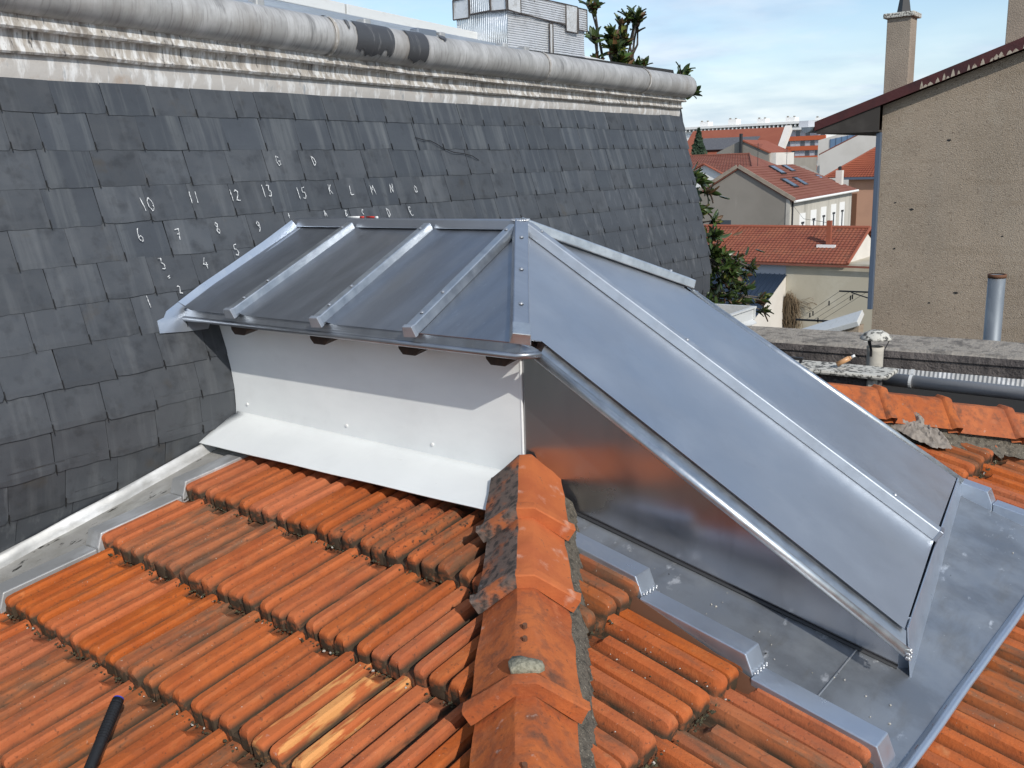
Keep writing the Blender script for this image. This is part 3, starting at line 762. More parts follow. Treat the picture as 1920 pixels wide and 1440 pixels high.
# near verge: strip and roll
vA = EV((-1.612, 2.312, 0)); vA.z = zF(vA.x, vA.y, -.012)
vB = EV((-.552, 2.452, 0)); vB.z = zF(vB.x, vB.y, -.006)
mb = MB(); mb.slab([vA + EV((0, .0, -.006)), vB + EV((0, 0, -.006)), EV((V1.x, V1.y + .02, zF(V1.x, V1.y + .02, -.012))), EV((V0.x, V0.y + .02, zF(V0.x, V0.y + .02, -.012)))], .003)
vs_ = mb.build('verge_strip', 'zinc_bar', dormer)
mb = MB(); mb.tube([vA + EV((-.008, -.004, -.014)), vB + EV((.004, -.004, -.018))], .0145, 14); mb.build('verge_roll', 'zinc_bar', dormer, smooth=True)
mb = MB()
for i in range(7):
    for j in range(3):
        a = i / 7 * 2 * math.pi
        mb.lathe([(0, .004), (.004, .001), (.004, -.003)], vB + EV((.006 + .003 * j, -.004 + .013 * math.cos(a), -.02 + .013 * math.sin(a))), 6)
mb.build('solder_beads', 'screw', dormer, smooth=True)
# far verge
fA = EV((-1.79, 3.70, 0)); fB = EV((-.725, 3.965, 0))
for v in (fA, fB): v.z = zF(v.x, v.y, -.012)
mb = MB(); mb.slab([V3 + EV((0, -.01, -.008)), V2 + EV((0, -.01, -.008)), fB, fA], .003); mb.build('verge_strip', 'zinc_bar', dormer)
mb = MB(); mb.tube([fA, fB], .0165, 12); mb.build('verge_roll', 'zinc_bar', dormer, smooth=True)
# lower fascia of the front slope
def zpan(x, y, o=0): return zR(x, y) - .052 + o
l0 = EV((-.570, 2.545, zF(-.570, 2.545, -.004))); l1 = EV((V2.x + .004, V2.y + .03, zF(V2.x, V2.y, -.004)))
f0 = EV((-.560, 2.572, 0)); f0.z = zpan(f0.x, f0.y, .0); f1 = l1 + EV((.012, .004, 0)); f1.z = zpan(f1.x, f1.y, .0)
mb = MB(); mb.slab([l0, f0, f1, l1], .004); mb.build('front_apron', 'zinc_fold', dormer)
# eave trim on the near side and its roll, mitred to the verge
ea = EV((-3.335, 2.258, zN(2.258, -.004))); eb = EV((NE.x + .004, 2.248, zN(2.248, -.004)))
ra = EV((-3.345, 2.240, -.538)); rb = EV((-1.645, 2.238, -.542))
mb = MB(); mb.slab([ea, ra, rb, eb], .003); mb.build('eave_trim', 'zinc_dark', dormer)
mb = MB(); mb.tube([ra, rb, EV((-1.600, 2.290, -.542)), vA + EV((-.012, -.006, -.010))], .0105, 12); mb.build('eave_roll', 'zinc_dark', dormer, smooth=True)
mb = MB(); mb.slab([eb, rb, EV((-1.598, 2.290, -.534)), vA + EV((-.02, .02, .0)), NE + EV((0, .02, -.002))], .003); mb.build('eave_trim', 'zinc', dormer)
# far eave trim (small corner shows)
mb = MB(); mb.slab([EV((-3.3, 3.70, -.508)), EV((FE.x + .0, 3.70, -.508)), EV((FE.x + .02, 3.745, -.540)), EV((-3.3, 3.745, -.540))], .003); mb.build('eave_trim', 'zinc', dormer)
mb = MB(); mb.tube([EV((-3.3, 3.75, -.545)), EV((FE.x + .03, 3.75, -.545)), fA + EV((.01, .01, -.01))], .0125, 10); mb.build('eave_roll', 'zinc', dormer, smooth=True)
# rafter tails
for x in (-2.992, -2.545, -2.113, -1.745):
    mb = MB()
    mb.prism([(-.05, .0), (.05, .0), (.046, -.022), (.028, -.040), (-.028, -.040), (-.046, -.022)], (x, 2.270, -.547), (x, 2.398, -.527), (1, 0, 0), (0, 0, 1))
    mb.build('rafter_tail', 'wood', dormer, bevel=.003)
# soffit board above tails
mb = MB(); mb.slab([EV((-3.3, 2.27, -.520)), EV((-1.69, 2.27, -.520)), EV((-1.76, 2.40, -.475)), EV((-3.3, 2.40, -.475))], .01); mb.build('soffit_board', 'wood', dormer)
# white side panel, cut to the mansard on its left
zs = [-.45 - .53 * i / 16 for i in range(17)]
left = [EV((xm(z) + .006, 2.40, z)) for z in zs]
mb = MB(); mb.slab(list(reversed(left)) + [EV((-1.75, 2.40, -.45)), EV((-1.75, 2.40, -1.02)), EV((-2.2, 2.40, -1.0))][:2], .004)
wp = mb.build('white_panel', 'white', dormer, fix=True)
mb = MB(); mb.box(-1.754, -1.748, 2.394, 2.403, -1.02, -.515); mb.build('corner_trim', 'white', wp, bevel=.002)
for (x, z) in ((-3.145, -.906), (-2.566, -.918), (-2.140, -.928), (-2.498, -.568), (-1.882, -.569)):
    mb = MB(); mb.tube([(x, 2.396, z), (x, 2.3905, z)], .0065, 10); mb.build('screw', 'white_plastic', wp, smooth=False, bevel=.002)
# sloping flange resting on the tiles
fl = [EV((-3.215, 2.398, -.950)), EV((-1.70, 2.398, -.984)), EV((-1.66, 2.175, -1.022)), EV((-3.300, 2.218, -1.040))]
mb = MB(); n1 = 24
vs = []
for i in range(n1 + 1):
    a = fl[0].lerp(fl[1], i / n1); b = fl[3].lerp(fl[2], i / n1)
    for j, tt in enumerate((0, .06, .3, .65, .96, 1.0)):
        p = a.lerp(b, tt); p = p + EV((0, 0, .006 * math.sin(math.pi * tt) + (.0 if tt < .9 else -.002) + 0.0008 * math.sin(i * .9) * tt)); 
        if j == 0: p = a + EV((0, .003, .012))
        vs.append(p)
    
mb.add(vs, [(i * 6 + j, i * 6 + j + 1, (i + 1) * 6 + j + 1, (i + 1) * 6 + j) for i in range(n1) for j in range(5)])
fo = mb.build('flange', 'white', dormer, smooth=True)
sm = fo.modifiers.new('thick', 'SOLIDIFY'); sm.thickness = .003; sm.offset = -1
mb = MB(); c0 = EV((-3.09, 2.252, -1.026)); mb.lathe([(0, .005), (.005, .004), (.008, 0)], c0, 10); mb.build('screw', 'screw', fo, smooth=True)
# metal cheek under the near verge
cA = EV((-1.752, 2.404, 0)); cB = EV((-.60, 2.582, 0))
pts = [cA + EV((0, 0, zpan(cA.x, cA.y, -.02))), cB + EV((0, 0, zpan(cB.x, cB.y, -.004))), cB + EV((0, 0, zF(cB.x, cB.y, -.006))), cA + EV((0, 0, zF(cA.x, cA.y, -.006)))]
mb = MB(); mb.slab(pts, .004); mb.build('side_panel', 'zinc_cheek', dormer, fix=True)
mb = MB(); a = cB + EV((0, 0, zpan(cB.x, cB.y, -.004))); b = cB + EV((0, 0, zF(cB.x, cB.y, -.01))); mb.slab([a, a + EV((.022, .03, -.004)), b + EV((.022, .03, -.012)), b], .003); mb.build('corner_fold', 'zinc_fold', dormer)
mb = MB(); mb.tube([EV((-1.70, 2.405, zpan(-1.70, 2.405, .006))), EV((cB.x, cB.y - .007, zpan(cB.x, cB.y, .003)))], .0055, 6); mb.build('base_joint_shadow', 'dark', dormer)  # thin black tube painted in as the joint shadow under the cheek
# far cheek
pts = [EV((-1.9, 3.62, zpan(-1.9, 3.62))), EV((-.76, 3.86, zpan(-.76, 3.86))), EV((-.76, 3.86, zF(-.76, 3.86, -.006))), EV((-1.9, 3.62, zF(-1.9, 3.62, -.006)))]
mb = MB(); mb.slab(pts, .004); mb.build('side_panel', 'zinc_cheek', dormer, fix=True)
mb = MB(); mb.slab([EV((-3.25, 3.60, -1.1)), EV((-1.9, 3.60, -1.1)), EV((-1.9, 3.60, -.45)), EV((-3.25, 3.60, -.45))], .004); mb.build('white_panel', 'white', dormer, fix=True)
# flashing lying up the slates along the near slope
def mp_(y, z, o=.012): return EV((xm(z) + o, y, z))
mb = MB()
inn = [(2.275, -.505), (2.395, -.457), (2.56, -.392), (2.75, -.315), (2.945, -.235)]
out = [(2.232, -.472), (2.350, -.420), (2.532, -.350), (2.730, -.272), (2.918, -.192)]
mb.add([mp_(*q, .020) for q in inn] + [mp_(*q, .014) for q in out], [(i, i + 1, 6 + i, 5 + i) for i in range(4)])
lo = [(2.275, -.505), (2.232, -.472), (2.17, -.50), (2.152, -.522), (2.120, -.530), (2.116, -.578), (2.23, -.588), (2.335, -.592), (2.36, -.56), (2.33, -.52)]
mb.add([mp_(y, z, .015) for y, z in lo], [tuple(range(9, -1, -1))])
o = mb.build('slate_flashing', 'zinc_fold', dormer, fix=True); sm = o.modifiers.new('thick', 'SOLIDIFY'); sm.thickness = .003
mb = MB(); mb.bar(mp_(2.285, -.500, .03), mp_(2.955, -.232, .03), nN, .022, .014, .6); mb.build('edge_fold', 'zinc_fold', dormer, bevel=.003)
# soot-free junction board under ridge end
# ------------------------------------------------------------------ zinc tray round the foot of the dormer
tray = thing('zinc_tray', (-.9, 3.0, -1.4), 'zinc tray with stepped edges round the foot of the dormer', 'flashing')
def PR_(xr, yr, o=0):
    p = H0 + XR * xr + YR * yr; p.z = zR(p.x, p.y) + o; return p
mb = MB(); vs = []; nx, ny = 26, 30
for i in range(nx + 1):
    for j in range(ny + 1):
        xr = .02 + (1.250 - .02) * i / nx; yr = -.135 + 1.85 * j / ny
        if i == 0: xr = .02
        vs.append(PR_(xr, yr, -.052 + .0022 * mnoise.noise(Vector((xr * 5, yr * 5, 3)))))
fs = []
for i in range(nx):
    for j in range(ny):
        q = PR_(.02 + 1.225 * (i + .5) / nx, -.135 + 1.85 * (j + .5) / ny)
        if (q - hipP).dot(HN) < .03: continue
        fs.append((i * (ny + 1) + j, (i + 1) * (ny + 1) + j, (i + 1) * (ny + 1) + j + 1, i * (ny + 1) + j + 1))
mb.add(vs, fs); mb.build('tray_floor', 'zinc_pan', tray, smooth=True)
# lower lip lapping over the tiles
mb = MB(); vs = []
for j in range(33):
    yr = -.165 + 1.93 * j / 32
    w = .0015 * mnoise.noise(Vector((yr * 4, 0, 0)))
    vs += [PR_(1.240, yr, -.0525), PR_(1.252 + w, yr, -.040), PR_(1.259 + w, yr, -.0300), PR_(1.273 + w * 1.2, yr, -.0310), PR_(1.274 + w * 1.2, yr, -.036)]
mb.add(vs, [(j * 5 + i, j * 5 + i + 1, (j + 1) * 5 + i + 1, (j + 1) * 5 + i) for j in range(32) for i in range(4)])
mb.build('lower_lip', 'zinc_fold', tray, smooth=True, fix=True)
# stepped upstands: one folded box per tile course
def upstand(xr0, xr1, y0, y1, name='stepped_upstand'):
    """top follows the tile surface of that course (nose at xr1)."""
    mb = MB()
    L = xr1 - xr0
    tops = []
    for (xr, h) in ((xr0, -.046 * L / .343 + .016), (xr1 - .006, .016), (xr1 + .016, -.030)):
        tops.append([PR_(xr, y0, h), PR_(xr, y1, h)])
    bot = [[PR_(xr0, y0, -.062), PR_(xr0, y1, -.062)], [PR_(xr1 + .016, y0, -.062), PR_(xr1 + .016, y1, -.062)]]
    vs = tops[0] + tops[1] + tops[2] + bot[0] + bot[1]
    mb.add(vs, [(0, 2, 3, 1), (2, 4, 5, 3), (0, 6, 8, 4, 2), (1, 3, 5, 9, 7), (4, 8, 9, 5), (6, 0, 1, 7)])
    return mb.build(name, 'zinc_fold', tray, bevel=.003, fix=True)
steps = [.02, .508, .861, 1.215]
for i in range(3):
    upstand(steps[i] + (.0 if i == 0 else .018), steps[i + 1], -.122 - .016 * i, -.046 - .016 * i)
    # solder wiggle at the foot of each step
    mb = MB()
    for q in range(9):
        p = PR_(steps[i + 1] + .020 + .004 * (q % 2), -.118 - .016 * i + .068 * q / 8, -.022)
        mb.lathe([(0, .002), (.0028, .001), (.0035, -.003)], p, 6)
    if i < 2: mb.build('solder_beads', 'screw', tray, smooth=True)
fsteps = [.25, .60, .975, 1.262]
for i in range(3):
    o = upstand(fsteps[i] + (.0 if i == 0 else .018), fsteps[i + 1], 1.655, 1.715)
# seam across the tray
mb = MB(); mb.tube([PR_(1.010, -.06, -.0505), PR_(.996, .275, -.0505)], .0026, 6); mb.build('soldered_seam', 'screw', tray)
# brown strip below the near upstand, coloured as the tiles' reflection in its side
mb = MB()
mb.slab([PR_(.10, -.1225, -.034), PR_(1.205, -.157, -.034), PR_(1.205, -.172, -.085), PR_(.10, -.137, -.085)], .003); mb.build('upstand_reflection', 'rust', tray, fix=True)
# crumbs on the tray
rnd = random.Random(9); mbc = MB(); mbs = mb; mb = mbc
for i in range(38):
    xr = rnd.uniform(.3, 1.2); yr = rnd.uniform(-.04, .12) if rnd.random() < .6 else rnd.uniform(.0, 1.5)
    crumb(PR_(xr, yr, -.049), rnd.uniform(.001, .0042), 0 if rnd.random() < .7 else 1)
o = mbc.build('mortar_crumbs', ['fibre', 'dark'], tray); o['kind'] = 'stuff'

# ------------------------------------------------------------------ valley gutter against the mansard
valley = thing('valley_gutter', (-3.15, 1.6, -1.3), 'dirty zinc gutter between the slates and the left tile edge', 'gutter')
def GL(x, y, o=0): return EV((x, y, zL(x, y) + o))
mb = MB(); vs = []; ny = 60
for j in range(ny + 1):
    y = -.6 + 3.4 * j / ny
    x0 = xm(zL(-3.3, y)) + .022
    for i in range(7):
        x = x0 + (-3.085 - x0) * i / 6
        vs.append(GL(x, y, -.05 + .003 * mnoise.noise(Vector((x * 9, y * 6, 1)))))
mb.add(vs, [(j * 7 + i, j * 7 + i + 1, (j + 1) * 7 + i + 1, (j + 1) * 7 + i) for j in range(ny) for i in range(6)])
mb.build('gutter_floor', 'gutter_floor', valley, smooth=True)
mb = MB(); vs = []
for j in range(ny + 1):
    y = -.6 + 3.4 * j / ny
    z = zL(-3.3, y); w = .007 * mnoise.noise(Vector((0, y * 5, 9)))
    dent = .012 * max(0, math.sin(y * 14.2)) ** 8
    vs += [EV((xm(z) + .028, y, z - .052)), EV((xm(z) + .020 + dent, y, z - .035)), EV((xm(z) + .016 + w * .5 + dent, y, z - .008 + w)), EV((xm(z) + .010, y, z - .004 + w))]
mb.add(vs, [(j * 4 + i, j * 4 + i + 1, (j + 1) * 4 + i + 1, (j + 1) * 4 + i) for j in range(ny) for i in range(3)])
mb.build('wall_upstand', 'zinc_old', valley, smooth=True)
for k in range(0, 6):
    s1 = -0.488 - EXP * (k - 1); s0 = s1 + EXP
    def GU(u, s, o): return PLp(u, s, o)
    mb = MB(); tops = [(s0 - .016 if k else s0, -.046 + .006), (s1 + .006, .006), (s1 - .012, -.040)]
    u0, u1 = -1.175, -1.085
    if k == 0: tops[0] = (s1 + .20, -.022)
    vs = []
    for s, h in tops: vs += [GU(u0, s, h - .004), GU(u1, s, h)]
    sb = tops[0][0]
    vs += [GU(u0, sb, -.07), GU(u1, sb, -.07), GU(u0, s1 - .012, -.07), GU(u1, s1 - .012, -.07)]
    mb.add(vs, [(0, 2, 3, 1), (2, 4, 5, 3), (0, 6, 8, 4, 2), (1, 3, 5, 9, 7), (4, 8, 9, 5), (6, 0, 1, 7)])
    mb.build('stepped_upstand', 'zinc_old', valley, bevel=.004, fix=True)

# ------------------------------------------------------------------ slate mansard
mans = thing('slate_mansard', (-3.4, 4.0, -1.3), 'dark slate mansard with chalk marks under a lead roll cornice', 'roof')
ZT = .395                                  # top of the slates
YC0, YC1 = -1.2, 7.16                      # extent along Y
def ycorner(z): return 7.0 + .20 * (z + 1.1) / 1.5 + (0.05 if z > .3 else 0)
# profile points by arc length from the top down
prof = []; z = ZT + .05; acc = 0; prevp = (xm(z), z)
prof.append((0, *prevp))
while z > -2.0:
    z -= .01; p = (xm(z), z); acc += math.hypot(p[0] - prevp[0], p[1] - prevp[1]); prof.append((acc, *p)); prevp = p
def at_arc(a):
    i = min(max(int(a / .01045), 0), len(prof) - 2)
    while i > 0 and prof[i][0] > a: i -= 1
    while i < len(prof) - 2 and prof[i + 1][0] < a: i += 1
    t = (a - prof[i][0]) / (prof[i + 1][0] - prof[i][0])
    return EV((prof[i][1] + (prof[i + 1][1] - prof[i][1]) * t, 0, prof[i][2] + (prof[i + 1][2] - prof[i][2]) * t))
# backing surface
mb = MB(); vs = []; zz_ = [.75, ZT, .1, -.2, -.5, -.7, -.8, -.9, -1.0, -1.1, -1.3, -2.2]
for q in zz_: vs += [(xm(q) - .012, YC0, q), (xm(q) - .012, ycorner(q) - .01, q)]
mb.add(vs, [(2 * i, 2 * i + 2, 2 * i + 3, 2 * i + 1) for i in range(len(zz_) - 1)])
vs = []
for q in zz_: vs += [(xm(q) - .012, ycorner(q) - .01, q), (-6.5, ycorner(q) - .01, q)]
mb.add(vs, [(2 * i, 2 * i + 2, 2 * i + 3, 2 * i + 1) for i in range(len(zz_) - 1)])
mb.build('boarding', 'backing', mans, fix=True)
mb = MB(); mb.box(-6.5, -3.22, YC0, 7.0, -9.5, -2.0); mb.build('wall', 'render', mans)
mb = MB(); mb.box(-3.0, .3, -1.0, 5.6, -9.5, -2.6); mb.build('wall', 'render', roof)
SW, SE_, SL = .205, .1445, .185
def slate_mesh(name, m, w, seed):
    rnd = random.Random(seed)
    # local: x across (Y world), y up the face, z outward
    nxs = 6; xs = [0, .012, .05, w * .5, w - .05, w - .010, w]
    jag = [rnd.uniform(-.0025, .0025) for _ in xs]
    c0 = rnd.choice((0, .002, .004, .012)); c1 = rnd.choice((0, .002, .005, .010))
    jag[0] += c0; jag[-1] += c1
    vs = []
    bow = rnd.uniform(-.0015, .002)
    for i, x in enumerate(xs):
        b = bow * math.sin(math.pi * i / nxs)
        vs += [(x, jag[i], .0045 + b), (x, .02, .0065 + b), (x, SL, .0035), (x, jag[i] + .0005, -.002 + b)]
    fs = []
    for i in range(nxs):
        a, b = i * 4, (i + 1) * 4
        fs += [(a, b, b + 1, a + 1), (a + 1, b + 1, b + 2, a + 2), (a + 3, b + 3, b, a)]
    e = nxs * 4
    fs += [(3, 0, 1, 2), (e + 3, e + 2, e + 1, e)]
    mb = MB(); mb.add(vs, fs); me = mb.mesh(name); me.materials.append(M[m]); return me
SM = [slate_mesh('slate_%d' % i, 'slate', SW - .002, i) for i in range(8)]
SMs = [slate_mesh('slate_streak_%d' % i, 'slate_streak', SW - .002, i + 9) for i in range(4)]
cands = []
rnd = random.Random(21)
nrow = 15
rowinfo = []
for r in range(nrow):
    a1 = .05 + SE_ * (r + 1)               # arc of the lower edge
    lo = at_arc(a1); hi = at_arc(a1 - SL)
    up = (hi - lo).normalized(); nv = EV((0, 1, 0)).cross(up); nv = nv if nv.x > 0 else -nv
    off = (.0 if r % 2 == 0 else SW / 2) + rnd.uniform(-.02, .02) - .03
    y = YC0 + off
    while y < ycorner(lo.z) - .02:
        w = SW
        if y + SW > ycorner(lo.z): w = ycorner(lo.z) - y
        wz = w / SW
        if rnd.random() < .035 and w == SW: wz = rnd.uniform(.55, .75)
        cands.append((r, y, wz, lo, up, nv)); rowinfo.append((r, y, lo, up, nv))
        y += SW * wz
def inside_dormer(y, z):
    return 2.62 < y < 3.30 and z < -.42
vis = []; rest = []
for c_ in cands:
    r, y, wz, lo, up, nv = c_
    zc = lo.z + .07
    if inside_dormer(y, zc) or inside_dormer(y + SW, zc) and inside_dormer(y, zc): continue
    hidden = (y < 1.15 + .25 * abs(lo.z)) or lo.z < zL(-3.2, y) - .16 or (y > 2.45 and y < 3.75 and lo.z < -.5) or lo.z < -1.25 or (y > 3.3 and lo.z < -.62 - .06 * (y - 3.3) )
    (rest if hidden else vis).append(c_)
vis.sort(key=lambda q: q[1])
if len(vis) > 300: rest += vis[300:]; vis = vis[:300]
def slate_matrix(q, jig):
    r, y, wz, lo, up, nv = q
    a = rnd.gauss(0, .006) * jig
    ux = (EV((0, 1, 0)) * math.cos(a) + up * math.sin(a)); uy = nv.cross(ux)
    if uy.dot(up) < 0: uy = -uy
    tl = .016                                # lower edge proud
    uy2 = (uy - nv * tl).normalized(); nz_2 = (nv + uy * tl).normalized()
    p = lo + EV((0, y, 0)) + nv * (.004 + rnd.uniform(-.0008, .0016)) + up * rnd.gauss(0, .0022) * jig
    ux = ux * wz
    return Matrix(((ux.x, uy2.x, nz_2.x, p.x), (ux.y, uy2.y, nz_2.y, p.y), (ux.z, uy2.z, nz_2.z, p.z), (0, 0, 0, 1)))
for q in vis:
    st = .62 if q[0] < 2 else (.25 if q[0] < 4 else .08)
    if q[1] > 4.8: st += .25
    me = rnd.choice(SMs) if rnd.random() < st else rnd.choice(SM)
    link_mesh('slate', me, mans, slate_matrix(q, 1))
mb = MB()
for q in rest:
    me = SM[0]; w = slate_matrix(q, 1); mb.add([w @ v.co for v in me.vertices], [tuple(p.vertices) for p in me.polygons])
o = mb.build('slates', 'slate_far', mans); o['kind'] = 'stuff'
# wire hooks at the foot of each slate
mb = MB()
for (r, y, lo, up, nv) in rowinfo:
    if y < 1.0 or lo.z < -1.2: continue
    if inside_dormer(y, lo.z): continue
    p = lo + EV((0, y + SW / 2 * 0 + .0, 0)) + nv * .012
    mb.bar(p - up * .006, p + up * .030, nv, .0032, .003, 1)
    # the hook sits on the joint of the course below
o = mb.build('slate_hooks', 'hook', mans); o['kind'] = 'stuff'
# stray wire
mb = MB(); wpts = [(3.905, .185), (3.96, .172), (4.02, .168), (4.06, .15), (4.12, .125), (4.19, .105), (4.28, .098), (4.34, .085), (4.40, .06)]
mb.tube([EV((xm(z) + .018 + .006 * (i % 2), y, z)) for i, (y, z) in enumerate(wpts)], .0022, 5); mb.build('stray_wire', 'hook', mans)

# chalk writing: polyline strokes on the slates
ST = {
 '0': [[(.5, 1), (.15, .75), (.1, .35), (.4, 0), (.8, .2), (.9, .65), (.5, 1)]],
 '1': [[(.45, 1), (.5, 0)]],
 '2': [[(.1, .8), (.4, 1), (.8, .8), (.6, .45), (.1, .05), (.9, .0)]],
 '3': [[(.15, .95), (.7, .95), (.4, .6), (.8, .4), (.6, .05), (.1, .1)]],
 '4': [[(.5, 1), (.1, .4), (.9, .35)], [(.65, .6), (.7, 0)]],
 '5': [[(.85, 1), (.3, .95), (.2, .6), (.7, .55), (.8, .25), (.5, .0), (.1, .1)]],
 '6': [[(.6, 1), (.25, .6), (.2, .2), (.55, 0), (.8, .25), (.6, .45), (.25, .35)]],
 '7': [[(.05, .9), (.9, .95), (.45, 0)], [(.3, .5), (.8, .5)]],
 '8': [[(.5, .55), (.2, .8), (.5, 1), (.75, .8), (.5, .55), (.2, .25), (.5, 0), (.8, .25), (.5, .55)]],
 '9': [[(.75, .75), (.45, 1), (.2, .75), (.5, .5), (.75, .75), (.7, .3), (.4, 0)]],
 'A': [[(.1, 0), (.5, 1), (.9, 0)], [(.3, .4), (.7, .4)]],
 'B': [[(.2, 0), (.2, 1), (.6, .9), (.3, .55), (.8, .3), (.2, 0)]],
 'c': [[(.8, .8), (.4, .9), (.2, .4), (.7, .1)]],
 'D': [[(.2, 0), (.2, 1), (.7, .75), (.75, .3), (.2, 0)]],
 'E': [[(.85, .95), (.4, 1), (.2, .5), (.4, .0), (.85, .1)], [(.25, .5), (.7, .55)]],
 'G': [[(.8, .85), (.4, 1), (.1, .5), (.4, .05), (.8, .2), (.8, .5), (.5, .5)], [(.7, .5), (1, .5)]],
 'K': [[(.2, 1), (.25, 0)], [(.8, 1), (.25, .5), (.9, .05)]],
 'L': [[(.3, 1), (.2, .05), (.9, .1)]],
 'M': [[(.05, 0), (.2, 1), (.5, .4), (.8, 1), (.95, 0)]],
 'N': [[(.1, 0), (.15, 1), (.75, .05), (.85, 1)]],
 'O': [[(.5, .85), (.2, .6), (.25, .15), (.7, .15), (.8, .6), (.5, .85)]],
 '+': [[(.5, .9), (.5, .2)], [(.2, .55), (.8, .55)]],
 '_': [[(.1, .2), (.8, .35)], [(.3, .0), (.75, .1)]],
}
CH = [('G', 2.939, 0.072), ('D', 3.153, 0.07), ('10', 2.222, -0.088), ('11', 2.438, -0.07), ('12', 2.645, -0.069), ('13', 2.823, -0.057), ('15', 3.018, -0.074), ('K', 3.201, -0.063), ('L', 3.337, -0.073), ('M', 3.486, -0.075), ('N', 3.619, -0.072), ('O', 3.802, -0.081), ('6', 2.153, -0.202), ('7', 2.321, -0.21), ('8', 2.515, -0.199), ('9', 2.726, -0.206), ('+', 2.909, -0.172), ('A', 3.13, -0.172), ('B', 3.261, -0.178), ('c', 3.371, -0.178), ('D', 3.554, -0.19), ('E', 3.72, -0.193), ('3', 2.215, -0.318), ('_', 2.222, -0.362), ('4', 2.406, -0.335), ('5', 2.578, -0.295), ('1', 2.108, -0.454), ('2', 2.257, -0.424)]
rnd = random.Random(4)
for (txt, y0, z0) in CH:
    mb = MB()
    h = .046 if txt not in ('+', 'c', 'A', 'B', '2', '_') else .030
    if txt == '6' or txt == '10' or txt == '13' or txt == '15': h = .052
    wch = h * (.62 if not txt.isalpha() else .72)
    tot = wch * len(txt)
    tlt = rnd.uniform(-.25, .1)
    for ci, ch in enumerate(txt):
        for stroke in ST[ch]:
            pts = []
            for a in range(len(stroke) - 1):
                for q in range(5):
                    s_ = q / 5; pts.append((stroke[a][0] + (stroke[a + 1][0] - stroke[a][0]) * s_, stroke[a][1] + (stroke[a + 1][1] - stroke[a][1]) * s_))
            pts.append(stroke[-1])
            vs = []
            P3 = []
            for (sx, sy) in pts:
                yy = y0 - tot / 2 + wch * ci + sx * wch * .85 + rnd.uniform(-.0009, .0009) + sy * h * tlt; z = z0 - h / 2 + sy * h + rnd.uniform(-.0009, .0009)
                P3.append((yy, z))
            for a in range(len(P3)):
                y_, z_ = P3[a]; yn, zn = P3[min(a + 1, len(P3) - 1)]; yp, zp = P3[max(a - 1, 0)]
                dy, dz = yn - yp, zn - zp; l_ = math.hypot(dy, dz) or 1
                w = .0018 * rnd.uniform(.45, 1.25)
                for sgn in (-1, 1):
                    yq = y_ - dz / l_ * w * sgn; zq = z_ + dy / l_ * w * sgn
                    vs.append(EV((xm(zq) + .0205, yq, zq)))
            mb.add(vs, [(2 * a, 2 * a + 1, 2 * a + 3, 2 * a + 2) for a in range(len(P3) - 1)])
    mb.build('chalk_mark', 'chalk', mans)

# cornice: lead strip, two bands and the big roll, swept along Y
def sweep_y(name, prof_, y0, y1, m, n=80, wob=0.0, seed=0, smooth=True):
    mb = MB(); vs = []; k = len(prof_)
    for i in range(n + 1):
        y = y0 + (y1 - y0) * i / n
        for j, (x, z) in enumerate(prof_):
            w = wob * mnoise.noise(Vector((y * 3.1, j * .8, seed)))
            zl = (max(0, min(1, (3.9 - y) / 2.1)) * .055 - .010 * max(0, y - 3.9)) * min(1, max(0, (z - .37) / .19))
            vs.append((x + w * .7, y, z + w + zl))
    mb.add(vs, [(i * k + j, i * k + j + 1, (i + 1) * k + j + 1, (i + 1) * k + j) for i in range(n) for j in range(k - 1)])
    return mb.build(name, m, mans, smooth=smooth, auto=40)
YE = 7.12
sweep_y('lead_strip', [(-3.578, .372), (-3.572, .374), (-3.565, .41), (-3.572, .450), (-3.572, .462)], YC0, YE + .02, 'lead_strip', 160, .006, 1)
sweep_y('lead_band', [(-3.575, .444), (-3.548, .443), (-3.540, .450), (-3.548, .462), (-3.556, .485), (-3.552, .505), (-3.545, .513)], YC0, YE + .02, 'lead_band', 120, .005, 2)
sweep_y('lead_band', [(-3.552, .506), (-3.520, .505), (-3.512, .512), (-3.522, .526), (-3.528, .545), (-3.516, .558)], YC0, YE + .03, 'lead_band', 120, .004, 3)
# roll in separate lengths with welted joints
joints = [YC0, 1.62, 3.33, 5.12, 6.42, YE + .05]
rc = (-3.528, .633); rr_ = .087
for i in range(5):
    y0, y1 = joints[i], joints[i + 1]
    pr = [(rc[0] + rr_ * math.cos(a), rc[1] + rr_ * math.sin(a)) for a in [R(-118 + 228 * q / 18) for q in range(19)]]
    sweep_y('lead_roll', pr, y0, y1 - .004, 'lead_roll', max(10, int((y1 - y0) * 14)), .0035, 10 + i)
    if i < 4:
        pr2 = [(rc[0] + (rr_ + .005) * math.cos(a), rc[1] + (rr_ + .005) * math.sin(a)) for a in [R(-118 + 228 * q / 18) for q in range(19)]]
        sweep_y('welt', pr2, y1 - .014, y1 + .008, 'lead_band', 2, 0, 1)
mb = MB(); mb.lathe([(0.0, .0)] + [(rr_ * math.sin(R(90 * q / 6)), -.07 * (1 - math.cos(R(90 * q / 6)))) for q in range(1, 7)], (0, 0, 0), 16)
o = mb.build('roll_end', 'lead_roll', mans, smooth=True)
o.matrix_basis = Matrix.Translation((rc[0], YE + .118, rc[1] - .032)) @ Matrix.Rotation(R(-90), 4, 'X'); attach(o, mans)
rnd = random.Random(2)
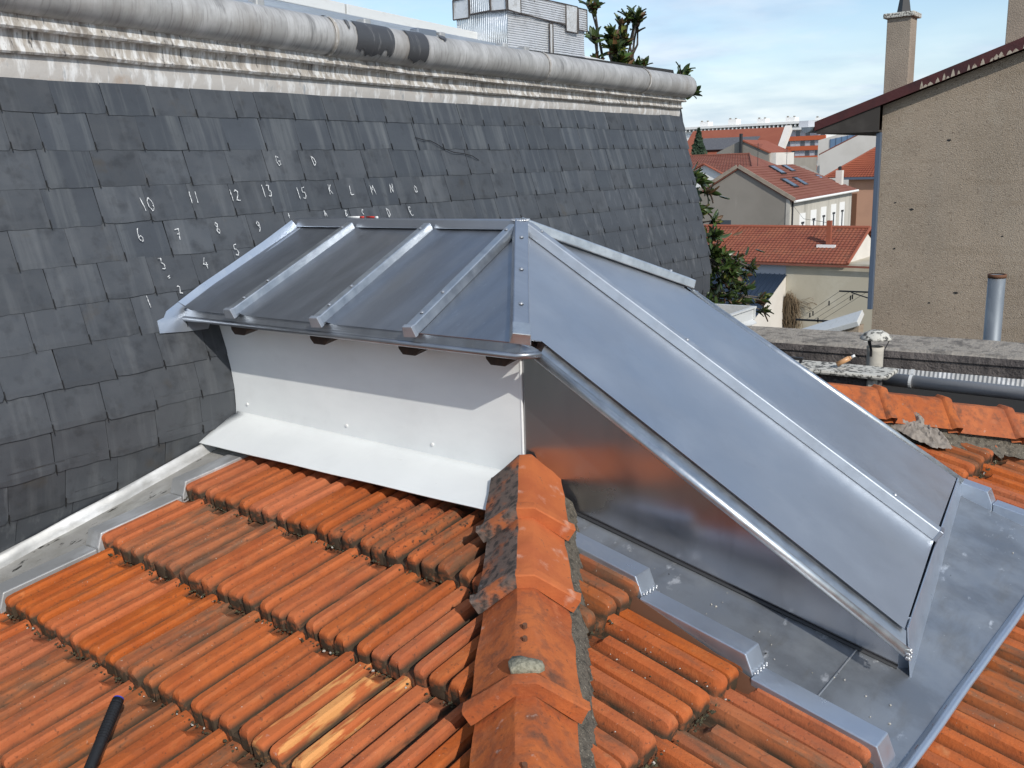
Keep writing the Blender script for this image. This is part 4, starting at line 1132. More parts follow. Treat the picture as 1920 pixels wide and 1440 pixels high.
for (ya, yb, a0, a1, drips) in ((3.47, 3.73, 78, -48, 7), (3.84, 3.99, 80, -52, 5), (1.20, 1.5, 95, 10, 5), (4.12, 4.17, 75, 30, 2), (3.42, 3.445, 70, 20, 1)):
    mb = MB(); n_ = int((yb - ya) / .006); vs = []; ends = []
    for i in range(n_ + 1):
        y = ya + (yb - ya) * i / n_; e_ = a1 + 26 * mnoise.noise(Vector((y * 26, 5, 1))) + 34 * abs((i / n_) - .45) + 16 * mnoise.noise(Vector((y * 90, 1, 2)))
        for q in range(13):
            a = R(a0 + (min(e_, a0 - 6) - a0) * q / 12); yy_ = y + .03 * (q / 12) * (-.5)
            zl = max(0, min(1, (3.9 - yy_) / 2.1)) * .055
            vs.append((rc[0] + (rr_ + .0045) * math.cos(a), yy_, rc[1] + (rr_ + .0045) * math.sin(a) + zl))
    mb.add(vs, [(i * 13 + q, i * 13 + q + 1, (i + 1) * 13 + q + 1, (i + 1) * 13 + q) for i in range(n_) for q in range(12)])
    mb.build('black_run', 'tar', mans, smooth=True)
# terrace roof behind the roll
def zcop(y): return min(.96, .928 - .037 * (y - 3.8))
def zedge(y): return .722 + max(0, min(1, (3.9 - y) / 2.1)) * .055 - .012 * max(0, y - 3.9)
def terr(f, y): return EV((-3.56 - .46 * f, y, zedge(y) - .008 + (zcop(y) - .06 - zedge(y) + .008) * f))
ny_ = 40
mb = MB(); vs = []
for j in range(ny_ + 1):
    y = YC0 + (YE + .02 - YC0) * j / ny_; vs += [terr(0, y), terr(.5, y), terr(1, y), EV((-6.4, y, zcop(y) + .1))]
mb.add(vs, [(j * 4 + i, j * 4 + i + 1, (j + 1) * 4 + i + 1, (j + 1) * 4 + i) for j in range(ny_) for i in range(3)]); mb.build('terrace_sheet', 'terrace', mans, fix=True)
def strip_bar(name, f, w, h, y0, y1, m, dz=0):
    mb = MB(); k_ = max(2, int((y1 - y0) / .3)); vs = []
    for j in range(k_ + 1):
        y = y0 + (y1 - y0) * j / k_; p = terr(f, y) + EV((0, 0, dz))
        vs += [p + EV((w / 2, 0, -.01)), p + EV((w / 2, 0, h)), p + EV((-w / 2, 0, h + w * .2)), p + EV((-w / 2, 0, -.01))]
    mb.add(vs, [(j * 4 + i, j * 4 + (i + 1) % 4, (j + 1) * 4 + (i + 1) % 4, (j + 1) * 4 + i) for j in range(k_) for i in range(4)] + [(0, 1, 2, 3), tuple(k_ * 4 + i for i in (3, 2, 1, 0))])
    return mb.build(name, m, mans, fix=True, bevel=.004)
strip_bar('terrace_edge', .03, .03, .016, YC0, 5.05, 'terrace')
strip_bar('terrace_rib', .34, .04, .018, YC0, 5.0, 'terrace')
strip_bar('terrace_rib', .62, .03, .016, YC0, 4.9, 'terrace')
ys = [YC0, 2.3, 3.95, 5.25, 6.3, YE + .08]
for i in range(5):
    strip_bar('coping', 1.06 + .02 * (i % 2), .11, .046, ys[i], ys[i + 1] - .006, 'coping')
for y in (2.95, 3.62, 4.20, 4.78, 5.0):
    p = terr(.04, y); mb = MB(); mb.box(p.x - .03, p.x + .032, y, y + .05, p.z - .005, p.z + .034); mb.build('edge_clip', 'zinc_old', mans, bevel=.008)
p = terr(.06, 4.08); mb = MB(); mb.box(p.x - .03, p.x + .03, 4.03, 4.19, p.z - .005, p.z + .036); mb.build('edge_clip', 'zinc_dark', mans, bevel=.008)

# ------------------------------------------------------------------ foil wrapped stack on the terrace
stack = thing('foil_wrapped_stack', (-3.95, 5.55, .75), 'chimney stack wrapped in silver corrugated foil on the mansard terrace', 'chimney')
Y0_, Y1_, X0_, X1_ = 5.10, 6.01, -4.16, -3.75
DZ = -.065
mb = MB(); mb.box(X0_, X1_ - .02, Y0_ + .02, Y1_ - .02, .70, .79); mb.build('base', 'lead_strip', stack, bevel=.01)
def wavy(o, amp, seed):
    for v in o.data.vertices:
        w = mnoise.noise_vector(v.co * 5 + Vector((seed, 0, 0))); v.co += w * amp
def quad_grid(name, a, b, c_, d_, n1, n2, m, parent, amp, seed):
    mb = MB(); vs = []
    for i in range(n1 + 1):
        for j in range(n2 + 1): vs.append(EV(a).lerp(EV(b), i / n1).lerp(EV(d_).lerp(EV(c_), i / n1), j / n2))
    mb.add(vs, [(i * (n2 + 1) + j, (i + 1) * (n2 + 1) + j, (i + 1) * (n2 + 1) + j + 1, i * (n2 + 1) + j + 1) for i in range(n1) for j in range(n2)])
    o = mb.build(name, m, parent, smooth=True); wavy(o, amp, seed); return o
quad_grid('foil_side', (X1_, Y0_, .80 + DZ), (X1_, Y1_, .80 + DZ), (X1_, Y1_, 1.13 + DZ), (X1_, Y0_, 1.13 + DZ), 26, 12, 'foil', stack, .011, 1)
quad_grid('foil_end', (X0_, Y0_, .82 + DZ), (X1_, Y0_, .80 + DZ), (X1_, Y0_, 1.14 + DZ), (X0_, Y0_, 1.14 + DZ), 16, 12, 'foil_end', stack, .013, 2)
quad_grid('foil_end', (X1_, Y1_, .80 + DZ), (X0_, Y1_, .80 + DZ), (X0_, Y1_, 1.13 + DZ), (X1_, Y1_, 1.13 + DZ), 14, 10, 'foil_end', stack, .011, 3)
quad_grid('foil_side', (X0_, Y1_, .80 + DZ), (X0_, Y0_, .80 + DZ), (X0_, Y0_, 1.13 + DZ), (X0_, Y1_, 1.13 + DZ), 16, 10, 'foil', stack, .011, 4)
quad_grid('foil_top', (X0_, Y0_, 1.135 + DZ), (X1_, Y0_, 1.135 + DZ), (X1_, Y1_, 1.125 + DZ), (X0_, Y1_, 1.125 + DZ), 14, 20, 'foil', stack, .01, 5)
def patch(pts, m='foil_tape', off=.012):
    pts = [EV(p) + EV((0, 0, DZ)) for p in pts]; n_ = (pts[1] - pts[0]).cross(pts[2] - pts[0]).normalized()
    mb = MB(); e = [p + n_ * .0 for p in pts]
    o = quad_grid('foil_patch', pts[0], pts[1], pts[2], pts[3], 6, 5, m, stack, .007, random.random() * 9)
    mb = MB(); loop = pts + [pts[0]]
    for a in range(4): mb.tube([loop[a] + n_ * .002, loop[a + 1] + n_ * .002], .0045, 5)
    eo = mb.build('patch_edge', 'tape_edge', o); wavy(eo, .005, 3)
xx = X1_ + .016
patch([(xx, Y0_ - .01, 1.045), (xx, 5.23, 1.035), (xx, 5.23, 1.15), (xx, Y0_ - .01, 1.15)])
patch([(xx, 5.23, 1.035), (xx, 5.75, 1.015), (xx, 5.75, 1.15), (xx, 5.23, 1.15)], 'foil')
patch([(xx, 5.755, .975), (xx, 5.90, .975), (xx, 5.90, 1.15), (xx, 5.755, 1.15)])
patch([(xx, 5.91, 1.0), (xx, Y1_ + .01, 1.0), (xx, Y1_ + .01, 1.145), (xx, 5.91, 1.145)], 'foil')
patch([(xx, 5.55, .82 + DZ), (xx, 5.59, .82 + DZ), (xx, 5.59, 1.01), (xx, 5.55, 1.01)])
yy = Y0_ - .016
patch([(X0_ - .01, yy, 1.03), (-4.04, yy, 1.03), (-4.04, yy, 1.15), (X0_ - .01, yy, 1.15)])
patch([(-4.03, yy, 1.05), (-3.87, yy, 1.055), (-3.87, yy, 1.15), (-4.03, yy, 1.15)], 'foil_end')
patch([(-3.865, yy, 1.05), (X1_ + .01, yy, 1.045), (X1_ + .01, yy, 1.15), (-3.865, yy, 1.15)])

# ------------------------------------------------------------------ zinc box gutter at the foot of the mansard corner
bgut = thing('box_gutter', (-3.0, 6.8, -1.3), 'white zinc box gutter corner at the foot of the mansard', 'gutter')
mb = MB()
mb.prism([(0, 0), (.03, 0), (.03, -.012), (.012, -.02), (.012, -.10), (.045, -.125), (.045, -.132), (0, -.132)], (-2.90, 5.9, -1.105), (-2.90, 7.08, -1.105), (1, 0, 0), (0, 0, 1)); mb.build('gutter_face', 'coping', bgut, fix=True)
mb = MB(); mb.prism([(0, 0), (0, .03), (-.012, .03), (-.02, .012), (-.10, .012), (-.10, 0)], (-3.5, 7.08, -1.105), (-2.872, 7.08, -1.105), (0, 0, 1), (0, 1, 0)); mb.build('gutter_return', 'coping', bgut, fix=True)
mb = MB(); mb.box(-3.3, -2.9, 5.9, 7.09, -1.26, -1.23); mb.build('gutter_bed', 'zinc_old', bgut)

# ------------------------------------------------------------------ parapet and the small things in front of it
par = thing('parapet_wall', (-.5, 6.1, -2.5), 'low weathered concrete parapet with ribbed zinc flashing', 'wall')
def slopey(x): return (x + 2.5) * .012
n = 40
mb = MB(); vs = []
for i in range(n + 1):
    x = -2.9 + 6.2 * i / n
    w = .012 * mnoise.noise(Vector((x * 3, 0, 0)))
    zt = -1.12 + slopey(x)
    vs += [(x, 5.80, -2.8), (x, 5.80 + w * .6, zt - .055), (x, 5.79 + w * .6, zt - .05), (x, 5.80 + w, zt - .012), (x, 5.84, zt + w * .4), (x, 6.20, zt + .018 + w * .5), (x, 6.26, zt - .01), (x, 6.26, -2.8)]
mb.add(vs, [(i * 8 + j, i * 8 + j + 1, (i + 1) * 8 + j + 1, (i + 1) * 8 + j) for i in range(n) for j in range(7)], 0)
for i in range(n): 
    for j in (3, 4, 5): mb.mi[i * 7 + j] = 1
mb.build('parapet_body', ['concrete', 'concrete_top'], par, smooth=False, fix=True)
mb = MB(); vs = []; nn_ = 420
for i in range(nn_ + 1):
    x = -2.4 + 5.0 * i / nn_
    o = .0035 * (i % 2)
    vs += [(x, 5.795 - o, -1.236 + slopey(x) + .008 * mnoise.noise(Vector((x * 4, 2, 2)))), (x, 5.775 - o, -1.29 + slopey(x)), (x, 5.73 - o, -1.325 + slopey(x))]
mb.add(vs, [(i * 3 + j, i * 3 + j + 1, (i + 1) * 3 + j + 1, (i + 1) * 3 + j) for i in range(nn_) for j in range(2)])
mb.build('ribbed_flashing', 'zinc_old', par, fix=True)
mb = MB(); mb.slab([EV((-2.6, 5.73, -1.33)), EV((-2.6, 5.42, -1.38)), EV((2.6, 5.42, -1.33)), EV((2.6, 5.73, -1.275))], .01); mb.build('back_gutter', 'membrane', par, fix=True)

vent = thing('vent_pipe', (-1.50, 5.45, -1.4), 'pale vent pipe with lichen spotted mushroom cap before the parapet', 'vent')
mb = MB(); mb.lathe([(.044, -1.45), (.045, -1.06), (.047, -1.035), (.040, -1.035), (.038, -1.3)], (-1.495, 5.45, 0), 22); mb.build('pipe', 'fibre', vent, smooth=True)
mb = MB(); mb.lathe([(0, -.940), (.035, -.944), (.062, -.958), (.082, -.980), (.087, -.990), (.083, -.992), (.05, -.978), (0, -.970)], (-1.495, 5.45, 0), 28); mb.build('cap', 'cap_lichen', vent, smooth=True)
for a in (20, 140, 260):
    c_, s_ = math.cos(R(a)), math.sin(R(a)); mb = MB()
    mb.bar((-1.495 + .075 * c_, 5.45 + .075 * s_, -.985), (-1.495 + .049 * c_, 5.45 + .049 * s_, -1.05), (c_, s_, 0), .014, .003, 1)
    mb.bar((-1.495 + .049 * c_, 5.45 + .049 * s_, -1.05), (-1.495 + .049 * c_, 5.45 + .049 * s_, -1.085), (c_, s_, 0), .014, .003, 1)
    mb.build('cap_strap', 'dark', vent)

lc = thing('low_chimney', (-1.6, 5.15, -1.4), 'low dark chimney with a pale cement slab lid behind the tiles', 'chimney')
mb = MB(); mb.box(-2.1, -1.37, 5.02, 5.17, -1.6, -1.125); mb.build('shaft', 'concrete', lc, bevel=.01)
mb = MB(); mb.box(-2.2, -1.30, 4.97, 5.21, -1.122, -1.096); o = mb.build('lid_slab', 'cap_lichen', lc, bevel=.012)
mb = MB(); mb.box(-1.41, -1.365, 5.0, 5.06, -1.3, -1.125); mb.build('mortar_pad', 'fibre', lc, bevel=.012)

gb = thing('glue_bottle', (-1.53, 5.08, -1.09), 'amber plastic bottle with white nozzle lying tilted on the cement lid', 'bottle')
dv = EV((.085, .03, .052)); a = EV((-1.585, 5.06, -1.076))
mb = MB(); mb.tube([a, a + dv * .7], .0135, 12); mb.tube([a + dv * .7, a + dv * .8], .0135, 12, r2=.007); mb.build('body', 'amber', gb, smooth=True)
mb = MB(); mb.tube([a + dv * .8, a + dv * 1.0], .0075, 10); mb.build('nozzle', 'white_plastic', gb, smooth=True)
ck = thing('metal_clamp', (-1.83, 5.1, -1.09), 'small dark metal clamp lying on the cement lid', 'clamp')
mb = MB(); mb.box(-1.87, -1.78, 5.08, 5.10, -1.078, -1.062); mb.build('bar', 'dark', ck, bevel=.003)
for x in (-1.868, -1.80): 
    mb = MB(); mb.box(x, x + .014, 5.082, 5.098, -1.092, -1.075); mb.build('jaw', 'dark', ck, bevel=.002)

pv = thing('pvc_pipe', (-.4, 5.3, -1.3), 'grey plastic pipe lying along the foot of the parapet', 'pipe')
mb = MB(); mb.tube([(-1.6, 5.30, -1.180), (2.2, 5.30, -1.215)], .036, 20); mb.build('pipe', 'pvc', pv, smooth=True)
mb = MB(); mb.tube([(-1.265, 5.30, -1.183), (-1.25, 5.30, -1.1832)], .039, 20); mb.build('clip_band', 'coping', pv, smooth=False)
mb = MB(); mb.bar((-1.258, 5.31, -1.142), (-1.258, 5.32, -1.118), (0, 1, 0), .016, .012, 1); mb.build('clip_lug', 'coping', pv)

fl_ = thing('metal_flue', (-1.57, 9.5, -2.0), 'galvanised flue pipe with a rusty rim before the beige gable', 'pipe')
mb = MB(); mb.lathe([(.074, -2.6), (.074, -1.06), (.068, -1.06), (.068, -1.3)], (-1.575, 9.5, 0), 26); mb.build('pipe', 'galv', fl_, smooth=True)
mb = MB(); mb.lathe([(.069, -1.085), (.078, -1.085), (.079, -1.052), (.069, -1.052)], (-1.575, 9.5, 0), 26); mb.build('rim', 'rust', fl_, smooth=True)

# ------------------------------------------------------------------ rag on the tiles
rnd = random.Random(31)
def lump(mb, c, rx, ry, rz, seed, nu=40, nv=26, k=5.0, amp=.45):
    vs = []
    for i in range(nv + 1):
        th = math.pi * i / nv
        for j in range(nu):
            ph = 2 * math.pi * j / nu
            d_ = Vector((math.sin(th) * math.cos(ph), math.sin(th) * math.sin(ph), math.cos(th)))
            q = d_ * k * .5 + Vector((seed, seed * 2, 0))
            r_ = 1 + amp * (abs(mnoise.noise(q * 1.2)) * 1.6 - .45) + amp * .55 * (abs(mnoise.noise(q * 2.9)) - .25) + amp * .25 * mnoise.noise(q * 6)
            z = d_.z * rz * r_
            vs.append(Vector((c[0] + d_.x * rx * r_, c[1] + d_.y * ry * r_, c[2] + max(z, -rz * .45))))
    fs = [(i * nu + j, i * nu + (j + 1) % nu, (i + 1) * nu + (j + 1) % nu, (i + 1) * nu + j) for i in range(nv) for j in range(nu)]
    mb.add(vs, fs)
rg = MB(); NU, NV = 96, 64; vs = []
def ridge_(q): return 1 - abs(mnoise.noise(q)) * 2
for i in range(NU + 1):
    for j in range(NV + 1):
        a = i / NU * 2 - 1; b = j / NV * 2 - 1
        ang = math.atan2(b, a); rad = 1 + .22 * mnoise.noise(Vector((math.cos(ang) * 2, math.sin(ang) * 2, 4))) + .10 * mnoise.noise(Vector((math.cos(ang) * 6, math.sin(ang) * 6, 1)))
        sq = max(abs(a), abs(b)); rr0 = math.hypot(a, b) or 1e-6; k_ = sq / rr0; a2, b2 = a * k_ * rad, b * k_ * rad
        q = Vector((a2 * 1.6, b2 * 1.3, .7)); wq = Vector((mnoise.noise(q * 1.3), mnoise.noise(q * 1.3 + Vector((5, 3, 1))), 0)) * .6
        e_ = max(0, 1 - sq ** 3)
        h_ = .020 + .045 * max(0, mnoise.noise(q * .9 + wq) + .35) + .030 * max(0, ridge_(q * 1.5 + wq)) ** 1.5 + .016 * max(0, ridge_(q * 3.3 + wq * 2)) ** 2 + .006 * ridge_(q * 6.0 + wq * 3)
        h_ = -.012 + min(h_, .085) * (.15 + .85 * e_)
        p = PR_(.585 + a2 * .15, 1.985 + b2 * .10, h_); p += XR * .012 * mnoise.noise(q * 1.6) + YR * .012 * mnoise.noise(q * 1.6 + Vector((9, 0, 0)))
        vs.append(p)
rg.add(vs, [(i * (NV + 1) + j, (i + 1) * (NV + 1) + j, (i + 1) * (NV + 1) + j + 1, i * (NV + 1) + j + 1) for i in range(NU) for j in range(NV)])
o = rg.build('rag', 'rag', None, smooth=True); tag(o, 'crumpled grey cloth rag lying on the tiles below the far hip', 'rag')

# ------------------------------------------------------------------ tool with black grip, markers on the dormer ridge
hm = thing('hammer', (-1.95, .93, -1.37), 'black rubber hammer handle with blue end at the bottom left on the tiles', 'hammer')
tip = EV((-2.085, 1.115, -1.257)); tail = EV((-1.950, .925, -1.350))
mb = MB(); pts = [tip.lerp(tail, q / 10) for q in range(11)]; mb.tube(pts, .0145, 14, r2=.0135); mb.build('grip', 'grip', hm, smooth=True)
dd = (tail - tip).normalized(); mb = MB(); mb.tube([tip - dd * .004, tip + dd * .001], .0135, 14); mb.build('end_cap', 'blue_cap', hm)
mb = MB()
for q in range(14):
    p = tip.lerp(tail, .04 + q * .03); mb.tube([p, p + dd * .004], .0152, 14)
mb.build('grip_ribs', 'grip', hm, smooth=False)
hd_ = dd.cross(EV((0, 0, 1))).normalized(); mb = MB(); mb.bar(tail - hd_ * .06, tail + hd_ * .06, EV((0, 0, 1)), .03, .03, 1); mb.build('head', 'dark', hm, bevel=.004)
for i, (x, y, a, m1, m2, lb) in enumerate([(-3.03, 2.985, .1, 'white_plastic', 'red_plastic', 'white marker with red end, left one on the dormer ridge'), (-2.94, 2.992, -.25, 'red_plastic', 'white_plastic', 'short red and white stick on the dormer ridge')]):
    mk = thing('marker', (x, y, -.18), lb, 'marker')
    dv = EV((math.cos(a), math.sin(a), 0)); p = EV((x, y - .012, -.1795))
    mb = MB(); mb.tube([p - dv * .05, p + dv * .02], .004, 8); mb.build('barrel', m1, mk, smooth=True)
    mb = MB(); mb.tube([p + dv * .02, p + dv * .04], .0043, 8); mb.build('cap', m2, mk, smooth=True)

# ------------------------------------------------------------------ neighbouring gable building
nb_ = thing('gable_building', (-3.0, 19.0, -9.5), 'beige rendered gable building with a maroon verge board on the right', 'building')
GX = -5.03; GY = 18.0; sl = (1.63 - .56) / (-2.86 + 6.07)
def vz(x): return .56 + sl * (x + 6.07)
mb = MB(); mb.slab([EV((GX, GY, -9.5)), EV((7.0, GY, -9.5)), EV((7.0, GY, vz(2.6) - (7 - 2.6) * sl)), EV((2.6, GY, vz(2.6))), EV((GX, GY, vz(GX)))], 14.0); mb.build('wall', 'render', nb_, fix=True)
# pits in the render
rnd = random.Random(3)
for (px, pz) in [(-4.73, -.78), (-3.9, .27), (-2.95, -1.35), (-4.45, -.9), (-4.7, -1.6), (-3.62, -2.35), (-4.05, -2.55)]:
    mb = MB(); r_ = rnd.uniform(.018, .04); pts = []
    for a in range(9): pts.append((px + r_ * math.cos(a * .698) * rnd.uniform(.5, 1.3), GY - .004, pz + r_ * .6 * math.sin(a * .698) * rnd.uniform(.6, 1.2)))
    mb.add(pts, [tuple(range(8, -1, -1))]); mb.build('render_pit', 'backing', nb_)
mb = MB()
for (x0, x1) in ((-6.17, 2.6),):
    mb.slab([EV((x0, GY - .22, vz(x0))), EV((x1, GY - .22, vz(x1))), EV((x1, GY - .22, vz(x1) + .235)), EV((x0 + .0, GY - .22, vz(x0) + .16))], .03)
fa = mb.build('verge_board', 'fascia', nb_, fix=True)
rnd = random.Random(8)
x = -4.35
while x < 0.5:
    w = rnd.uniform(.02, .05); h = rnd.uniform(.04, .13)
    mb = MB(); z0 = vz(x) + .004
    mb.add([(x - w, GY - .2215, z0 - w * sl), (x + w, GY - .2215, z0 + w * sl), (x + w * .5, GY - .2215, z0 + h * .7), (x, GY - .2215, z0 + h), (x - w * .6, GY - .2215, z0 + h * .5)], [(0, 1, 2, 3, 4)])
    mb.build('peeled_patch', 'peel', fa); x += rnd.uniform(.05, .15)
mb = MB(); mb.slab([EV((-6.17, GY - .18, vz(-6.17) + .12)), EV((2.6, GY - .18, vz(2.6) + .19)), EV((2.6, 32.0, vz(2.6) + .19)), EV((-6.17, 32.0, vz(-6.17) + .12))], .05); mb.build('roof', 'far_tile', nb_, fix=True)
mb = MB(); mb.slab([EV((-6.13, GY - .2, .47)), EV((-6.13, 32, .47)), EV((GX, 32, .46)), EV((GX, GY - .2, .46))], .03); mb.build('soffit', 'soffit', nb_, fix=True)
mb = MB(); mb.slab([EV((-6.13, GY - .19, .47)), EV((GX, GY - .19, .46)), EV((GX, GY - .19, vz(GX))), EV((-6.13, GY - .19, vz(-6.13)))], .02); mb.build('soffit_gusset', 'soffit', nb_, fix=True)
mb = MB(); vs = []; k = 11
for y in (GY - .24, 32.0):
    for a in range(k): an = math.pi + math.pi * a / (k - 1); vs.append((-6.29 + .10 * math.cos(an), y - .05, .60 + .10 * math.sin(an)))
mb.add(vs, [(a, a + 1, k + a + 1, k + a) for a in range(k - 1)] + [tuple(range(k))]); mb.build('eave_gutter', 'galv', nb_)
mb = MB(); mb.box(GX - .075, GX + .012, GY - .075, GY + .012, -2.72, .45); mb.build('downpipe', 'blue_pipe', nb_, bevel=.01)
ch = MB(); ch.box(-5.25, -4.83, 18.75, 19.15, .9, 2.46); co_ = ch.build('chimney', 'chimney_render', nb_, bevel=.01)
ch = MB(); ch.box(-5.31, -4.77, 18.69, 19.21, 2.46, 2.545); ch.build('chimney_slab', 'cap_lichen', co_, bevel=.015)
ch = MB(); ch.lathe([(.125, 2.545), (.085, 2.80), (.06, 2.95)], (-5.02, 18.95, 0), 4); ch.build('cowl', 'dark', co_)
ch = MB(); ch.box(-3.28, -2.6, 18.75, 19.15, 1.3, 2.60); co2 = ch.build('chimney', 'chimney_render', nb_, bevel=.01)
ch = MB(); ch.box(-3.33, -2.55, 18.7, 19.2, 2.60, 2.69); ch.build('chimney_slab', 'cap_lichen', co2, bevel=.015)
# lean-to wall coping that slopes away at the foot of the gable
mb = MB(); mb.slab([EV((-5.05, 17.45, -2.66)), EV((-6.55, 17.45, -3.24)), EV((-6.55, 17.0, -3.36)), EV((-5.0, 17.0, -2.80))], .10); mb.build('sloping_coping', 'coping', nb_, fix=True, bevel=.01)
mb = MB(); mb.slab([EV((-5.0, 17.1, -2.9)), EV((-6.55, 17.1, -3.45)), EV((-6.55, 17.1, -9.5)), EV((-5.0, 17.1, -9.5))], .3); mb.build('lean_to_wall', 'render', nb_, fix=True)
mb = MB(); mb.slab([EV((-4.95, 17.1, -2.78)), EV((-4.95, 17.1, -9.5)), EV((7, 17.1, -9.5)), EV((7, 17.1, -4.0))], .05)

# clothes line behind the gable corner
cl = thing('clothes_line', (-9.3, 30.0, -9.5), 'black clothes line frame with pegs beyond the gable corner', 'clothes line')
mb = MB(); mb.bar((-9.42, 30, -4.05), (-7.6, 30, -4.03), (0, 0, 1), .05, .045, 1); mb.build('arm', 'dark', cl)
mb = MB(); mb.bar((-9.05, 30, -4.07), (-8.4, 30, -4.25), (0, 0, 1), .03, .03, 1); mb.build('brace', 'dark', cl)
mb = MB(); mb.bar((-10.78, 30, -5.05), (-9.6, 30, -5.03), (0, 0, 1), .06, .055, 1); mb.build('arm', 'dark', cl)
mb = MB(); mb.bar((-8.0, 30.0, -9.5), (-8.0, 30.0, -4.0), (1, 0, 0), .08, .08, 1); mb.build('post', 'dark', cl)
mb = MB(); mb.bar((-9.9, 30.0, -9.5), (-9.9, 30.0, -5.0), (1, 0, 0), .08, .08, 1); mb.build('post', 'dark', cl)
for i, (x0, x1) in enumerate(((-9.4, -10.7), (-9.1, -10.45), (-8.85, -10.2), (-8.6, -9.95))):
    mb = MB(); mb.tube([(x0, 30, -4.03), (x1, 30, -5.0)], .006, 4); mb.build('line', 'grey_gable', cl)
for (x, z) in ((-9.72, -4.38), (-9.06, -4.18), (-9.0, -4.14), (-10.32, -4.80), (-10.22, -4.74), (-10.05, -4.95)):
    mb = MB(); mb.box(x - .018, x + .018, 29.97, 29.99, z - .12, z + .03); mb.build('peg', 'dark', cl)

# ------------------------------------------------------------------ long low house with red tiles
lh = thing('low_house', (-20, 55, -9.5), 'long low house with mottled red tile roof and pale yard wall', 'house')
LY = 52.9
mb = MB(); mb.slab([EV((-19.68, LY, -9.5)), EV((-11.5, LY, -9.5)), EV((-11.5, LY, -5.62)), EV((-19.68, LY, -5.56))], 6.0); mb.build('wall', 'yard_wall', lh, fix=True)
mb = MB(); mb.slab([EV((-30, LY + .05, -9.5)), EV((-19.70, LY + .05, -9.5)), EV((-19.70, LY + .05, -5.56)), EV((-30, LY + .05, -5.50))], 6.0); mb.build('wall', 'lilac_wall', lh, fix=True)
def tiled_plane(name, a, b, c_, d_, nrows, ncols, m, parent, h=.05, seed=0):
    """roof slope a(eave left) b(eave right) c(ridge right) d(ridge left) as stepped rows of humped tiles."""
    a, b, c_, d_ = [Vector(q) for q in (a, b, c_, d_)]
    nrm = (b - a).cross(d_ - a).normalized()
    if nrm.z < 0: nrm = -nrm
    mb = MB(); rnd = random.Random(seed)
    for r in range(nrows):
        t0 = r / nrows; t1 = (r + 1) / nrows
        vs = []
        for i in range(ncols * 2 + 1):
            s = i / (ncols * 2)
            hh = h * (1.0 if i % 2 else .35)
            p0 = a.lerp(d_, t0).lerp(b.lerp(c_, t0), s); p1 = a.lerp(d_, t1).lerp(b.lerp(c_, t1), s)
            vs += [p0 - nrm * .01, p0 + nrm * (h * .6 + hh), p1 + nrm * hh]
        mb.add(vs, [(i * 3 + j, (i + 1) * 3 + j, (i + 1) * 3 + j + 1, i * 3 + j + 1) for i in range(ncols * 2) for j in range(2)])
    o = mb.build(name, m, parent); o['kind'] = 'stuff'; return o
tiled_plane('roof_tiles', (-30, LY - .25, -5.62), (-16.2, LY - .25, -5.62), (-16.2, LY + 3.6, -3.92), (-30, LY + 3.6, -3.92), 15, 62, 'far_tile', lh, .05, 1)
tiled_plane('roof_tiles', (-16.2, LY + 7.4, -5.62), (-30, LY + 7.4, -5.62), (-30, LY + 3.6, -3.92), (-16.2, LY + 3.6, -3.92), 6, 20, 'far_tile', lh, .05, 2)
mb = MB(); mb.tube([(-30, LY + 3.6, -3.86), (-16.2, LY + 3.6, -3.86)], .11, 8); mb.build('ridge', 'far_tile3', lh)
mb = MB(); mb.tube([(-16.15, LY - .25, -5.56), (-16.15, LY + 3.6, -3.86)], .09, 6); mb.tube([(-16.15, LY + 7.4, -5.56), (-16.15, LY + 3.6, -3.86)], .09, 6); mb.build('verge_tiles', 'far_tile3', lh)
mb = MB(); mb.bar((-24.6, LY - .2, -5.50), (-23.9, LY + 3.6, -3.80), (0, 0, 1), .12, .05, 1); mb.build('roof_seam', 'far_tile3', lh)
mb = MB(); mb.bar((-30, LY - .30, -5.70), (-11.5, LY - .30, -5.78), (0, 0, 1), .14, .10, 1); mb.build('eave_gutter', 'far_tile2', lh)
mb = MB(); mb.slab([EV((-16.35, LY + .1, -9)), EV((-16.35, LY + 7, -9)), EV((-16.35, LY + 7, -5.7)), EV((-16.35, LY + 3.6, -4.1)), EV((-16.35, LY + .1, -5.6))], .2); mb.build('gable_wall', 'house_white', lh, fix=True)
mb = MB(); mb.box(-18.0, -17.75, LY + 1.6, LY + 1.85, -4.9, -3.35); c1 = mb.build('chimney', 'far_tile3', lh)
mb = MB(); mb.box(-18.45, -17.4, LY + 1.35, LY + 1.55, -4.86, -4.70); mb.build('chimney_flashing', 'pure_white', c1)
mb = MB(); mb.lathe([(.05, -3.9), (.05, -3.6), (.2, -3.45), (.12, -3.25), (0, -3.2)], (-25.8, LY + 3.7, 0), 8); mb.build('roof_vent', 'dark', lh)
# blue lean-to
bl = thing('blue_lean_to', (-22, 50.5, -9.5), 'dark blue metal lean-to roof on a pinkish white shed', 'shed')
mb = MB(); a = EV((-26.5, 52.85, -6.30)); b = EV((-19.62, 52.85, -6.30)); c_ = EV((-19.62, 46.6, -8.86)); d_ = EV((-26.5, 46.6, -8.86))
mb.slab([a, d_, c_, b], .06); mb.build('roof', 'blue_metal', bl, fix=True)
for i in range(24):
    mb = MB(); x = -26.4 + i * .29; mb.bar((x, 52.85, -6.29), (x, 46.6, -8.85), (0, 0, 1), .05, .05, .6); mb.build('roof_rib', 'blue_metal', bl)
mb = MB(); mb.slab([EV((-19.66, 46.8, -9.5)), EV((-19.66, 52.88, -9.5)), EV((-19.66, 52.88, -6.35)), EV((-19.66, 46.8, -8.85))], .2); mb.build('side_wall', 'house_white', bl, fix=True)
